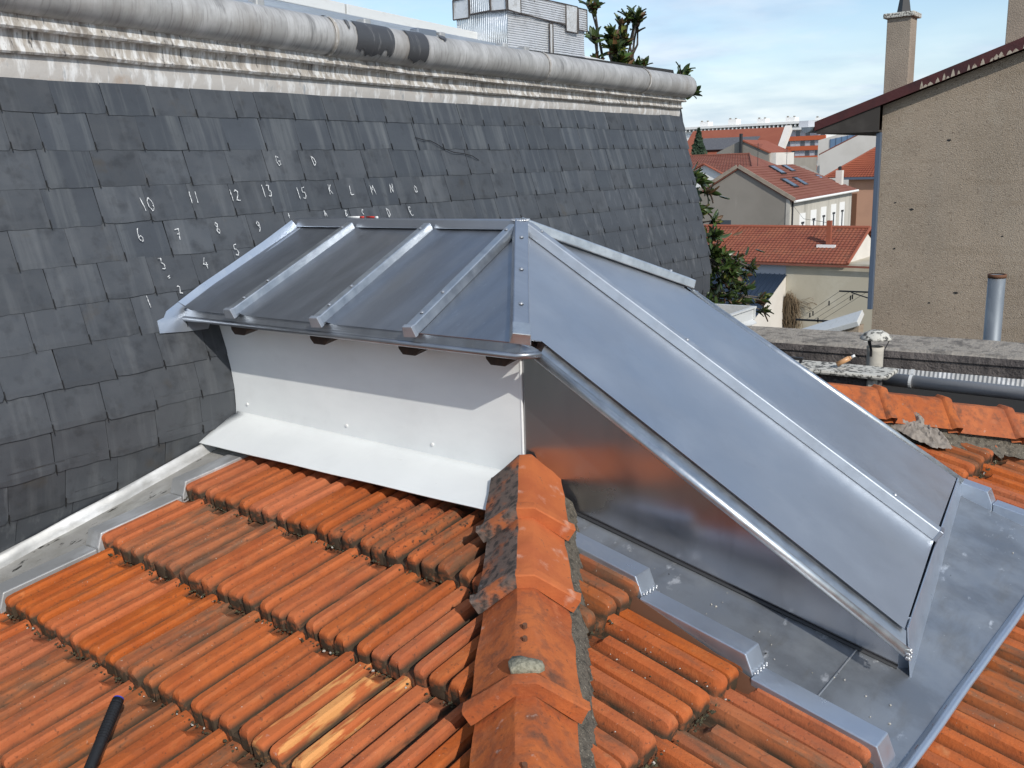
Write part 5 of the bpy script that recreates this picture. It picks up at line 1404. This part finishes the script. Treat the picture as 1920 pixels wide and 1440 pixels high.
# dry vine
dv_ = MB(); rnd = random.Random(12)
for i in range(150):
    x = -19.3 + rnd.gauss(0, .22); y = 52.6 + rnd.uniform(-.2, .2); z = -7.35 + rnd.gauss(0, .12) - abs(x + 19.3) * .9; pts = [EV((x, y, z))]
    for q in range(6):
        x += rnd.gauss(0, .09); z -= rnd.uniform(.15, .45); pts.append(EV((x, y, max(z, -9.5))))
    dv_.tube(pts, .012, 3, cap=False)
for i in range(14):
    x = -19.0; z = -7.8; pts = [EV((x, 52.6, z))]
    for q in range(5): x += rnd.uniform(.05, .3); z += rnd.uniform(-.2, .12); pts.append(EV((x, 52.7, z)))
    dv_.tube(pts, .008, 3, cap=False)
o = dv_.build('dry_vine', 'dry_vine'); tag(o, 'bare brown vine hanging down the corner of the yard wall', 'vine')

# ------------------------------------------------------------------ gabled house with rooflights
h2 = thing('rooflight_house', (-28, 74, -9.5), 'grey gabled house with maroon roof and five rooflights', 'house')
GYb = 66.93; ex = -24.79
mb = MB(); mb.slab([EV((-32.6, GYb, -9.5)), EV((ex, GYb, -9.5)), EV((ex, GYb, -2.6)), EV((-28.69, GYb, -.40)), EV((-32.6, GYb, -2.6))], 13.8); mb.build('wall', ['grey_gable'], h2, fix=True)
mb = MB(); mb.box(ex, ex + .04, GYb - .02, 80.9, -9.5, -2.62); mb.build('facade', 'cream', h2)
mb = MB(); mb.box(ex - .25, ex + .05, GYb - .05, GYb - .001, -9.5, -2.62); mb.build('corner_band', 'cream', h2)
E_ = EV
r0 = E_((-28.69, GYb - .15, -.30)); r1 = E_((-28.69, 77.9, -.24))
mb = MB(); mb.slab([E_((ex + .35, GYb - .15, -2.70)), E_((ex + .35, 81.3, -2.42)), r1, r0], .14); rf = mb.build('roof_slope', 'far_tile2', h2, fix=True)
mb = MB(); mb.slab([r0, r1, E_((-32.9, 81.3, -2.6)), E_((-32.9, GYb - .15, -2.7))], .14); mb.build('roof_slope', 'far_tile2', h2, fix=True)
mb = MB(); mb.slab([r1, E_((ex + .35, 81.3, -2.42)), E_((-32.9, 81.3, -2.6))], .14); mb.build('roof_slope', 'far_tile2', h2, fix=True)
for i in range(14):   # tile course lines as thin battens
    t = (i + .5) / 14; mb = MB()
    p = E_((ex + .35, GYb - .15, -2.70)).lerp(r0, t); q = E_((ex + .35, 81.3, -2.42)).lerp(r1, t)
    mb.bar(p + E_((0, 0, .0)), q, (0.5, 0, 1), .06, .035, .6); mb.build('tile_course', 'far_tile2', h2)
mb = MB(); mb.bar((ex + .35, GYb - .17, -2.78), (-28.69, GYb - .17, -.36), (0, 0, 1), .08, .26, 1); mb.bar((-28.69, GYb - .17, -.36), (-32.9, GYb - .17, -2.78), (0, 0, 1), .08, .26, 1); mb.build('verge_trim', 'chimney_render', h2)
mb = MB(); mb.tube([(ex + .42, GYb - .1, -2.80), (ex + .42, 81.3, -2.52)], .09, 8); mb.build('eave_gutter', 'pure_white', h2)
mb = MB(); mb.tube([(ex + .1, GYb + .35, -9.5), (ex + .1, GYb + .35, -2.8)], .06, 8); mb.build('downpipe', 'dark', h2)
sw = (E_((-24.44, 0, -2.70)) - E_((-28.69, 0, -.30)))
def roofpt(x, y): return -.27 + (x + 28.69) * (-2.42 / 4.25) + .14 * 0
for (x0, y0, x1, y1, m) in ((-28.5, 72.2, -27.4, 73.2, 'sky_glass'), (-28.5, 74.9, -27.6, 75.8, 'sky_glass'), (-26.8, 70.3, -25.7, 71.3, 'glass'), (-26.85, 72.9, -25.8, 73.8, 'glass'), (-27.0, 78.2, -26.2, 79.2, 'sky_glass')):
    mb = MB(); mb.slab([E_((x0, y0, roofpt(x0, y0) + .12)), E_((x1, y0, roofpt(x1, y0) + .12)), E_((x1, y1, roofpt(x1, y1) + .12)), E_((x0, y1, roofpt(x0, y1) + .12))], .14); f = mb.build('rooflight', 'dark', h2, fix=True)
    mb = MB(); e = .1; mb.slab([E_((x0 + e, y0 + e, roofpt(x0 + e, 0) + .135)), E_((x1 - e, y0 + e, roofpt(x1 - e, 0) + .135)), E_((x1 - e, y1 - e, roofpt(x1 - e, 0) + .135)), E_((x0 + e, y1 - e, roofpt(x0 + e, 0) + .135))], .01); mb.build('pane', m, f, fix=True)
for y, zt in ((69.45, -3.78), (71.8, -3.66), (74.05, -3.55), (76.4, -3.45), (78.5, -3.38)):
    mb = MB(); mb.box(ex + .04, ex + .07, y - .62, y + .62, -6.2, zt + .05); w_ = mb.build('window_surround', 'pure_white', h2)
    mb = MB(); mb.box(ex + .06, ex + .09, y - .10, y + .16, -6.1, zt - .75); mb.build('shutter_gap', 'glass', w_)
    mb = MB(); mb.box(ex + .06, ex + .12, y - .26, y + .28, zt - .72, zt - .58); mb.build('shutter_stay', 'dark', w_)
mb = MB(); mb.box(-30.9, -29.2, GYb - .03, GYb, -5.2, -4.12); mb.build('window', 'glass', h2)
mb = MB(); mb.box(-25.75, -25.25, 79.7, 80.2, -2.6, -.85); c1 = mb.build('chimney', 'house_white', h2)
mb = MB(); mb.lathe([(.12, -.85), (.16, -.6), (0, -.5)], (-25.5, 79.95, 0), 8); mb.build('chimney_pot', 'dark', c1)

for (x, y, z, h) in ((-28.7, 70.5, -.2, 1.6), (-28.7, 76.5, -.2, 1.3)):
    mb = MB(); mb.tube([(x, y, z - .2), (x, y, z + h)], .02, 5)
    for q in range(5): mb.tube([(x - .35 + .04 * q, y, z + h - .1 - .09 * q), (x + .35 - .04 * q, y, z + h - .1 - .09 * q)], .008, 4)
    mb.build('aerial', 'dark', h2)
mb = MB(); mb.tube([(-24.7, 67.4, -3.1), (-22.0, 62.0, -3.7), (-17.9, 54.8, -3.5)], .012, 4); mb.build('service_wire', 'dark', h2)
# ------------------------------------------------------------------ hip roofed pink house
hp = thing('pink_house', (-27, 106, -9.5), 'pink rendered house under a rust red hipped tile roof', 'house')
mb = MB(); mb.box(-30.95, -18.6, 100.0, 112.0, -9.5, -1.95); mb.build('wall', 'pink_wall', hp)
A_ = E_((-28.6, 104.6, 1.65))
def hipface(p, q, m, rows, cols, seed):
    o = tiled_plane('roof_tiles', p, q, A_ + (q - p).normalized() * .01, A_ - (q - p).normalized() * .01, rows, cols, m, hp, .07, seed)
hipface(E_((-33.3, 99.5, -1.80)), E_((-22.5, 99.5, -1.80)), 'far_tile4', 17, 34, 1)
hipface(E_((-33.3, 112.0, -1.5)), E_((-33.3, 99.5, -1.80)), 'far_tile4', 17, 30, 2)
hipface(E_((-22.5, 99.5, -1.80)), E_((-22.5, 112.0, -1.80)), 'far_tile4', 12, 20, 3)
mb = MB(); mb.tube([A_ + E_((0, 0, .08)), E_((-33.3, 99.5, -1.7))], .12, 6); mb.tube([A_ + E_((0, 0, .08)), E_((-22.5, 99.5, -1.7))], .12, 6); mb.build('hip_ridges', 'far_tile3', hp)
mb = MB(); mb.bar((-31.6, 99.4, -2.0), (-18.6, 99.4, -2.0), (0, 0, 1), .3, .22, 1); mb.build('eave_gutter', 'blue_pipe', hp)
mb = MB(); mb.box(-30.5, -30.05, 99.93, 100.0, -7.2, -3.4); mb.build('brick_strip', 'rust', hp)
mb = MB(); mb.tube([(-27.1, 104.4, .8), (-27.1, 104.4, 3.5)], .04, 5); mb.tube([(-27.7, 104.4, 2.9), (-26.5, 104.4, 3.2)], .03, 4); mb.tube([(-27.5, 104.4, 2.5), (-26.6, 104.4, 2.8)], .03, 4); mb.build('aerial', 'dark', hp)

# ------------------------------------------------------------------ white house with blue glazing
wh = thing('white_house', (-38, 128, -9.5), 'white house with blue roof glazing behind the pink house', 'house')
k_ = 123 / 85.
def W_(x, y, z): return E_((x * k_, y, z * k_))
mb = MB(); mb.slab([W_(-29.2, 123, -7), W_(-20, 123, -7), W_(-20, 123, 4.6), W_(-24.6, 123, 2.85), W_(-29.1, 123, 1.7)], 10.0); mb.build('wall', 'house_white', wh, fix=True)
mb = MB(); mb.slab([W_(-28.05, 122.96, 1.75), W_(-28.05, 122.96, .80), W_(-25.6, 122.96, 1.3), W_(-25.6, 122.96, 2.15)], .03); gl = mb.build('glazing', 'blue_glass', wh, fix=True)
for i in range(6):
    x = -28.05 + i * .49; mb = MB(); mb.bar(W_(x, 122.94, .80 + i * .1), W_(x, 122.94, 1.78 + i * .08), (0, -1, 0), .05, .02, 1); mb.build('glazing_bar', 'blue_pipe', gl)
mb = MB(); mb.slab([W_(-28.1, 121, .45), W_(-23.5, 121, 2.60), W_(-23.5, 121, -7), W_(-27.9, 121, -7)], 1.5); mb.build('front_block', 'house_white', wh, fix=True)
mb = MB(); mb.bar(W_(-28.4, 120.8, .42), W_(-23.5, 120.8, 2.72), (0, 0, 1), .4, .16, 1); mb.build('verge', 'far_tile2', wh)

# ------------------------------------------------------------------ houses on the left of the gap
rl = thing('maroon_roof_house', (-38, 88, -9.5), 'maroon tiled roof behind a small white gable next to the mansard corner', 'house')
mb = MB(); mb.box(-46, -35.4, 86, 96, -9.5, -.9); mb.build('wall', 'house_white', rl)
tiled_plane('roof_tiles', (-46, 85, -.95), (-35.0, 85, -.95), (-37.5, 90, .75), (-46, 90, .75), 12, 34, 'far_tile2', rl, .06, 4)
mb = MB(); mb.slab([E_((-35.0, 85, -.95)), E_((-35.0, 95, -.95)), E_((-37.5, 90, .78))], .1); mb.build('hip_slope', 'far_tile2', rl, fix=True)
mb = MB(); mb.tube([(-46, 90, .82), (-37.5, 90, .82), (-35, 85, -.88)], .12, 6); mb.build('ridge', 'far_tile2', rl)
mb = MB(); mb.slab([E_((-40.9, 83.5, -9.5)), E_((-37.4, 83.5, -9.5)), E_((-37.4, 83.5, -1.0)), E_((-39.15, 83.5, -.12)), E_((-40.9, 83.5, -.95))], .4); mb.build('white_gable', 'pure_white', rl, fix=True)
mb = MB(); mb.bar((-41.1, 83.4, -.95), (-39.15, 83.4, -.03), (0, 0, 1), .5, .08, 1); mb.bar((-39.15, 83.4, -.03), (-37.0, 83.4, -1.12), (0, 0, 1), .5, .08, 1); mb.build('gable_verge', 'far_tile3', rl)
mb = MB(); mb.lathe([(.16, -2.4), (.16, -1.6), (.32, -1.45), (.1, -1.1), (0, -1.0)], (-37.9, 80.5, 0), 8); mb.build('roof_vent', 'dark', rl)

cg = thing('concrete_gable_house', (-59, 142, -9.5), 'plain grey gable house with black flue in front of the big red roof', 'house')
k_ = 140 / 95.
mb = MB(); mb.slab([E_((-43.2 * k_, 140, -9.5)), E_((-37.5 * k_, 140, -9.5)), E_((-37.5 * k_, 140, 1.0 * k_)), E_((-40.35 * k_, 140, 2.3 * k_)), E_((-43.2 * k_, 140, 1.1 * k_))], 9); mb.build('wall', 'grey_gable', cg, fix=True)
mb = MB(); mb.tube([(-40.45 * k_, 139.7, -2), (-40.45 * k_, 139.7, 2.9 * k_)], .28, 6); mb.build('flue', 'dark', cg)
mb = MB(); mb.slab([E_((-40.35 * k_, 139.8, 2.3 * k_)), E_((-37.4 * k_, 139.8, .98 * k_)), E_((-37.4 * k_, 149, .98 * k_)), E_((-40.35 * k_, 149, 2.3 * k_))], .2); mb.build('roof_slope', 'far_tile3', cg, fix=True)
mb = MB(); mb.box(-37.5 * k_, -36.9 * k_, 140.5, 148, -9.5, .9 * k_); mb.build('annex', 'house_white', cg)

br = thing('big_red_roof', (-66, 157, -9.5), 'large orange red roof with a grey corrugated patch', 'house')
k_ = 155 / 105.
mb = MB(); mb.box(-52 * k_, -40.9 * k_, 156, 176, -9.5, .4 * k_); mb.build('wall', 'grey_gable', br)
mb = MB(); mb.slab([E_((-53 * k_, 155, .3 * k_)), E_((-40.8 * k_, 155, 0.3 * k_)), E_((-42.3 * k_, 165, 3.92 * k_)), E_((-54 * k_, 165, 4.02 * k_))], .3); mb.build('roof_slope', 'far_tile3', br, fix=True)
mb = MB(); mb.slab([E_((-51.3 * k_, 157.5, 1.62 * k_)), E_((-44.4 * k_, 157.5, 1.62 * k_)), E_((-44.2 * k_, 161.0, 2.95 * k_)), E_((-51.3 * k_, 161.0, 3.0 * k_))], .15); mb.build('corrugated_patch', 'grey_sheet', br, fix=True)
mb = MB(); mb.slab([E_((-40.8 * k_, 154.5, .3 * k_)), E_((-40.2 * k_, 154.5, .3 * k_)), E_((-41.6 * k_, 165.5, 4.1 * k_)), E_((-42.4 * k_, 165.5, 4.1 * k_))], 1.0); mb.build('party_wall', 'house_white', br, fix=True)

# ------------------------------------------------------------------ apartment block with orange bands
ab = thing('apartment_block', (-94, 262, -9.5), 'apartment block with orange balcony bands and strip windows', 'building')
k_ = 260 / 112.
AX0, AX1 = -43.0 * k_, -37.6 * k_
mb = MB(); mb.box(AX0, AX1, 261, 275, -9.5, 3.72 * k_); mb.build('wall', 'pure_white', ab)
mb = MB(); mb.box(AX0 - .5, AX1, 259.6, 275, 3.55 * k_, 3.80 * k_); mb.build('roof_slab', 'pure_white', ab)
mb = MB(); mb.box(-41.0 * k_, -39.9 * k_, 262, 270, 3.8 * k_, 4.55 * k_); mb.build('plant_room', 'lilac_wall', ab)
rows = [(3.02, 2.05), (1.95, 1.0), (.88, -.05), (-.2, -1.1)]
zt = 3.45 * k_
for r in range(4):
    z1 = zt - r * 2.62; z0 = z1 - 1.45
    mb = MB(); mb.box(AX0 - .2, AX1, 260.3, 261, z0 - 1.17, z0 - .02); mb.build('balcony_band', 'orange_band', ab)
    nb = 9
    for i in range(nb):
        x0 = AX0 + .15 + (AX1 - AX0 - .3) * i / nb; x1 = x0 + (AX1 - AX0 - .3) / nb - .18
        mb = MB(); mb.box(x0, x1, 260.9, 260.98, z0, z1); w_ = mb.build('window', 'glass' if (i * 7 + r * 3) % 5 in (0, 1) else 'blind', ab)
# long white block on the skyline
lw = thing('skyline_block', (-160, 402, -9.5), 'long white apartment block along the skyline', 'building')
k_ = 400 / 190.
mb = MB(); mb.box(-100 * k_, -60 * k_, 402, 412, -9.5, 6.7 * k_); mb.build('wall', 'pure_white', lw)
mb = MB(); mb.box(-100 * k_, -60 * k_, 400.4, 412, 7.22 * k_, 7.68 * k_); mb.build('roof_slab', 'pure_white', lw)
mb = MB(); mb.box(-100 * k_, -60 * k_, 403, 411, 6.7 * k_, 7.22 * k_); mb.build('top_storey', 'glass', lw)
for i in range(46):
    x = -100 * k_ + i * 1.85; mb = MB(); mb.box(x, x + .55, 400.8, 403.1, 6.7 * k_, 7.22 * k_); mb.build('fin', 'pure_white', lw)
for i in range(30):
    if i % 3 == 2: continue
    x = -99 * k_ + i * 2.8; mb = MB(); mb.box(x, x + 1.9, 401.9, 402.0, 5.6 * k_, 6.3 * k_); mb.build('window', 'glass' if i % 2 else 'blind', lw)
for (x0, x1, zt_) in ((-91.2, -89.3, 8.65), (-84.8, -83.0, 8.85), (-78.5, -76.7, 8.62), (-72.5, -70.6, 8.58), (-66.5, -63.0, 8.2)):
    mb = MB(); mb.box(x0 * k_, x1 * k_, 404, 409, 7.68 * k_, zt_ * k_); b_ = mb.build('lift_house', 'pure_white', lw)
    mb = MB(); mb.box(x0 * k_ + .3, x0 * k_ + .9, 404.5, 405.5, zt_ * k_, zt_ * k_ + .6); mb.box(x1 * k_ - .9, x1 * k_ - .3, 404.5, 405.5, zt_ * k_, zt_ * k_ + .5); mb.build('flue', 'grey_gable', b_)

# ------------------------------------------------------------------ trees
def leaf_mesh(name, L, W, m, curl):
    mb = MB(); vs = []; n_ = 5
    for i in range(n_ + 1):
        t_ = i / n_; w = W * math.sin(math.pi * min(1, .08 + t_ * .92)) ** .75 * (1 if t_ < 1 else .05)
        z = curl * t_ * t_ * L
        vs += [(t_ * L, -w / 2, z + .012), (t_ * L, 0, z), (t_ * L, w / 2, z + .012)]
    mb.add(vs, [(i * 3 + j, (i + 1) * 3 + j, (i + 1) * 3 + j + 1, i * 3 + j + 1) for i in range(n_) for j in range(2)])
    me = mb.mesh(name, True); me.materials.append(M[m]); return me
LM = [leaf_mesh('leaf_a', .135, .050, 'leaf', -.25), leaf_mesh('leaf_b', .12, .047, 'leaf', .1), leaf_mesh('leaf_c', .125, .046, 'leaf_brown', -.1), leaf_mesh('leaf_d', .11, .043, 'leaf_pale', -.15)]
mg = thing('magnolia_tree', (-5.3, 9.6, -9.5), 'magnolia with glossy brown backed leaves behind the mansard corner', 'tree')
rnd = random.Random(17)
tips = []
trunk = MB()
base = E_((-5.4, 9.6, -9.5)); top = E_((-5.2, 9.3, -1.2))
pts = [base.lerp(top, i / 8) + E_((rnd.gauss(0, .05), rnd.gauss(0, .05), 0)) for i in range(9)]
trunk.tube(pts, .16, 10, r2=.07)
def branch(a, b, r_=.022):
    m_ = [a.lerp(b, q / 5) + E_((rnd.gauss(0, .03), rnd.gauss(0, .03), .08 * math.sin(math.pi * q / 5))) for q in range(6)]
    m_[0] = a; m_[-1] = b; trunk.tube(m_, r_, 6, r2=.007); return m_
targets = []
def cluster(c, n_, sx, sy, sz):
    for i in range(n_): targets.append(E_((c[0] + rnd.gauss(0, sx), c[1] + rnd.gauss(0, sy), c[2] + rnd.gauss(0, sz))))
cluster((-4.6, 7.66, 1.0), 9, .06, .10, .12); cluster((-4.6, 7.88, .98), 8, .06, .10, .09)
cluster((-4.6, 7.50, 1.30), 2, .04, .04, .04); cluster((-4.6, 8.18, 1.36), 4, .05, .06, .05); cluster((-4.6, 8.26, 1.27), 2, .04, .04, .05); cluster((-4.6, 8.03, 1.16), 4, .05, .07, .05)
cluster((-4.5, 8.20, .92), 2, .03, .04, .02); cluster((-4.6, 8.6, .83), 2, .05, .1, .01)
cluster((-4.6, 9.26, .93), 2, .03, .03, .03); cluster((-4.5, 9.3, .74), 1, .02, .02, .02)
cluster((-4.2, 8.93, -.24), 4, .06, .06, .08); cluster((-4.2, 8.90, -.42), 4, .06, .06, .06)
cluster((-4.2, 9.1, -.75), 6, .08, .08, .10); cluster((-4.2, 9.3, -1.05), 10, .10, .12, .10); cluster((-4.2, 9.65, -1.05), 5, .08, .08, .08)
cluster((-4.2, 9.38, -1.38), 10, .10, .14, .12); cluster((-4.2, 9.9, -1.35), 7, .08, .14, .12); cluster((-4.15, 10.15, -1.55), 5, .08, .1, .08)
cluster((-4.8, 9.4, -1.0), 16, .25, .3, .5)
junc = [top, top + E_((.2, .3, -.3)), E_((-5.0, 8.6, .2)), E_((-4.85, 9.6, -.9))]
for a, b in ((top, junc[2]), (pts[6], junc[3])): branch(a, b, .05)
nleaf = 0; extra = MB()
for tp in targets:
    j = min(junc, key=lambda q: (q - tp).length); br_ = branch(j, tp)
    ax = (br_[-1] - br_[-2]).normalized()
    ax = (ax + E_((.15, -.1, .5))).normalized()
    for i in range(rnd.randint(11, 16)):
        an = i * 2.4 + rnd.uniform(-.3, .3); el = rnd.uniform(.15, 1.15)
        x_ = ax.cross(E_((.3, .5, .1))).normalized(); y_ = ax.cross(x_)
        dr = (ax * math.cos(el) + (x_ * math.cos(an) + y_ * math.sin(an)) * math.sin(el)).normalized()
        side = dr.cross(ax + E_((.01, 0, 0))).normalized(); nn2 = side.cross(dr) * -1
        if nn2.dot(ax) < 0: nn2 = -nn2; 
        side = nn2.cross(dr)
        p = tp - ax * rnd.uniform(0, .10); sc = rnd.uniform(.75, 1.15)
        w = rnd.random(); me = LM[0] if w < .40 else LM[1] if w < .68 else LM[2] if w < .84 else LM[3]
        mw = Matrix(((dr.x * sc, side.x * sc, nn2.x * sc, p.x), (dr.y * sc, side.y * sc, nn2.y * sc, p.y), (dr.z * sc, side.z * sc, nn2.z * sc, p.z), (0, 0, 0, 1)))
        if nleaf < 300 and rnd.random() < .38: link_mesh('leaf', me, mg, mw); nleaf += 1
        else: extra.add([mw @ v.co for v in me.vertices], [tuple(f.vertices) for f in me.polygons], LM.index(me))
for i in range(900):   # inner foliage
    p = E_((-5.1 + rnd.gauss(0, .35), 9.7 + rnd.gauss(0, .5), -1.9 + rnd.gauss(0, .7)))
    if p.x > -3.9: continue
    e1 = E_((rnd.gauss(0, 1), rnd.gauss(0, 1), rnd.gauss(0, .5))).normalized(); e2 = e1.cross(E_((rnd.gauss(0, 1), rnd.gauss(0, 1), 1))).normalized(); e3 = e1.cross(e2)
    mw = Matrix(((e1.x, e2.x, e3.x, p.x), (e1.y, e2.y, e3.y, p.y), (e1.z, e2.z, e3.z, p.z), (0, 0, 0, 1)))
    q = rnd.choice((0, 0, 1, 2)); extra.add([mw @ v.co for v in LM[q].vertices], [tuple(f.vertices) for f in LM[q].polygons], q)
o = extra.build('leaves', ['leaf', 'leaf', 'leaf_brown', 'leaf_pale'], mg, smooth=True); o['kind'] = 'stuff'
trunk.build('trunk', 'bark', mg, smooth=True)

def leafy(name, c, rx, ry, rz, m, lab, cat, n_=2600, cone=False, seed=1, size=.16, ground=-9.5):
    t_ = thing(name, (c[0], c[1], ground), lab, cat); rnd = random.Random(seed); mb = MB()
    for i in range(n_):
        u = rnd.uniform(-1, 1); a = rnd.uniform(0, 2 * math.pi); rr = rnd.random() ** .4
        if cone: w = (1 - u) * .5 * (1 + .18 * math.sin(a * 3 + u * 14)); p = E_((rx * w * rr * math.cos(a), ry * w * rr * math.sin(a), rz * u))
        else:
            s_ = math.sqrt(1 - u * u) * (1 + .25 * mnoise.noise(Vector((math.cos(a) * 2, math.sin(a) * 2, u * 3 + seed)))); p = E_((rx * s_ * rr * math.cos(a), ry * s_ * rr * math.sin(a), rz * u * rr))
        p += E_(c); e1 = E_((rnd.gauss(0, 1), rnd.gauss(0, 1), rnd.gauss(0, 1))).normalized(); e2 = e1.orthogonal().normalized()
        s2 = size * rnd.uniform(.6, 1.3)
        mb.add([p - e1 * s2, p + e2 * s2 * .6, p + e1 * s2, p - e2 * s2 * .6], [(0, 1, 2, 3)])
    mb.build('crown', m, t_)
    mb = MB(); mb.tube([(c[0], c[1], ground), (c[0], c[1], c[2])], .25, 8, r2=.1); mb.build('trunk', 'bark', t_)
leafy('conifer_tree', (-46.2, 97, -1.5), 3.0, 3.0, 5.2, 'conifer', 'dark conical evergreen tree beside the mansard corner', 'tree', 5200, True, 3, .22)
leafy('bush', (-44.0, 98, -.1), 2.2, 1.4, 1.0, 'bush', 'low dark green hedge bush right of the conical evergreen', 'bush', 1600, False, 5, .2)
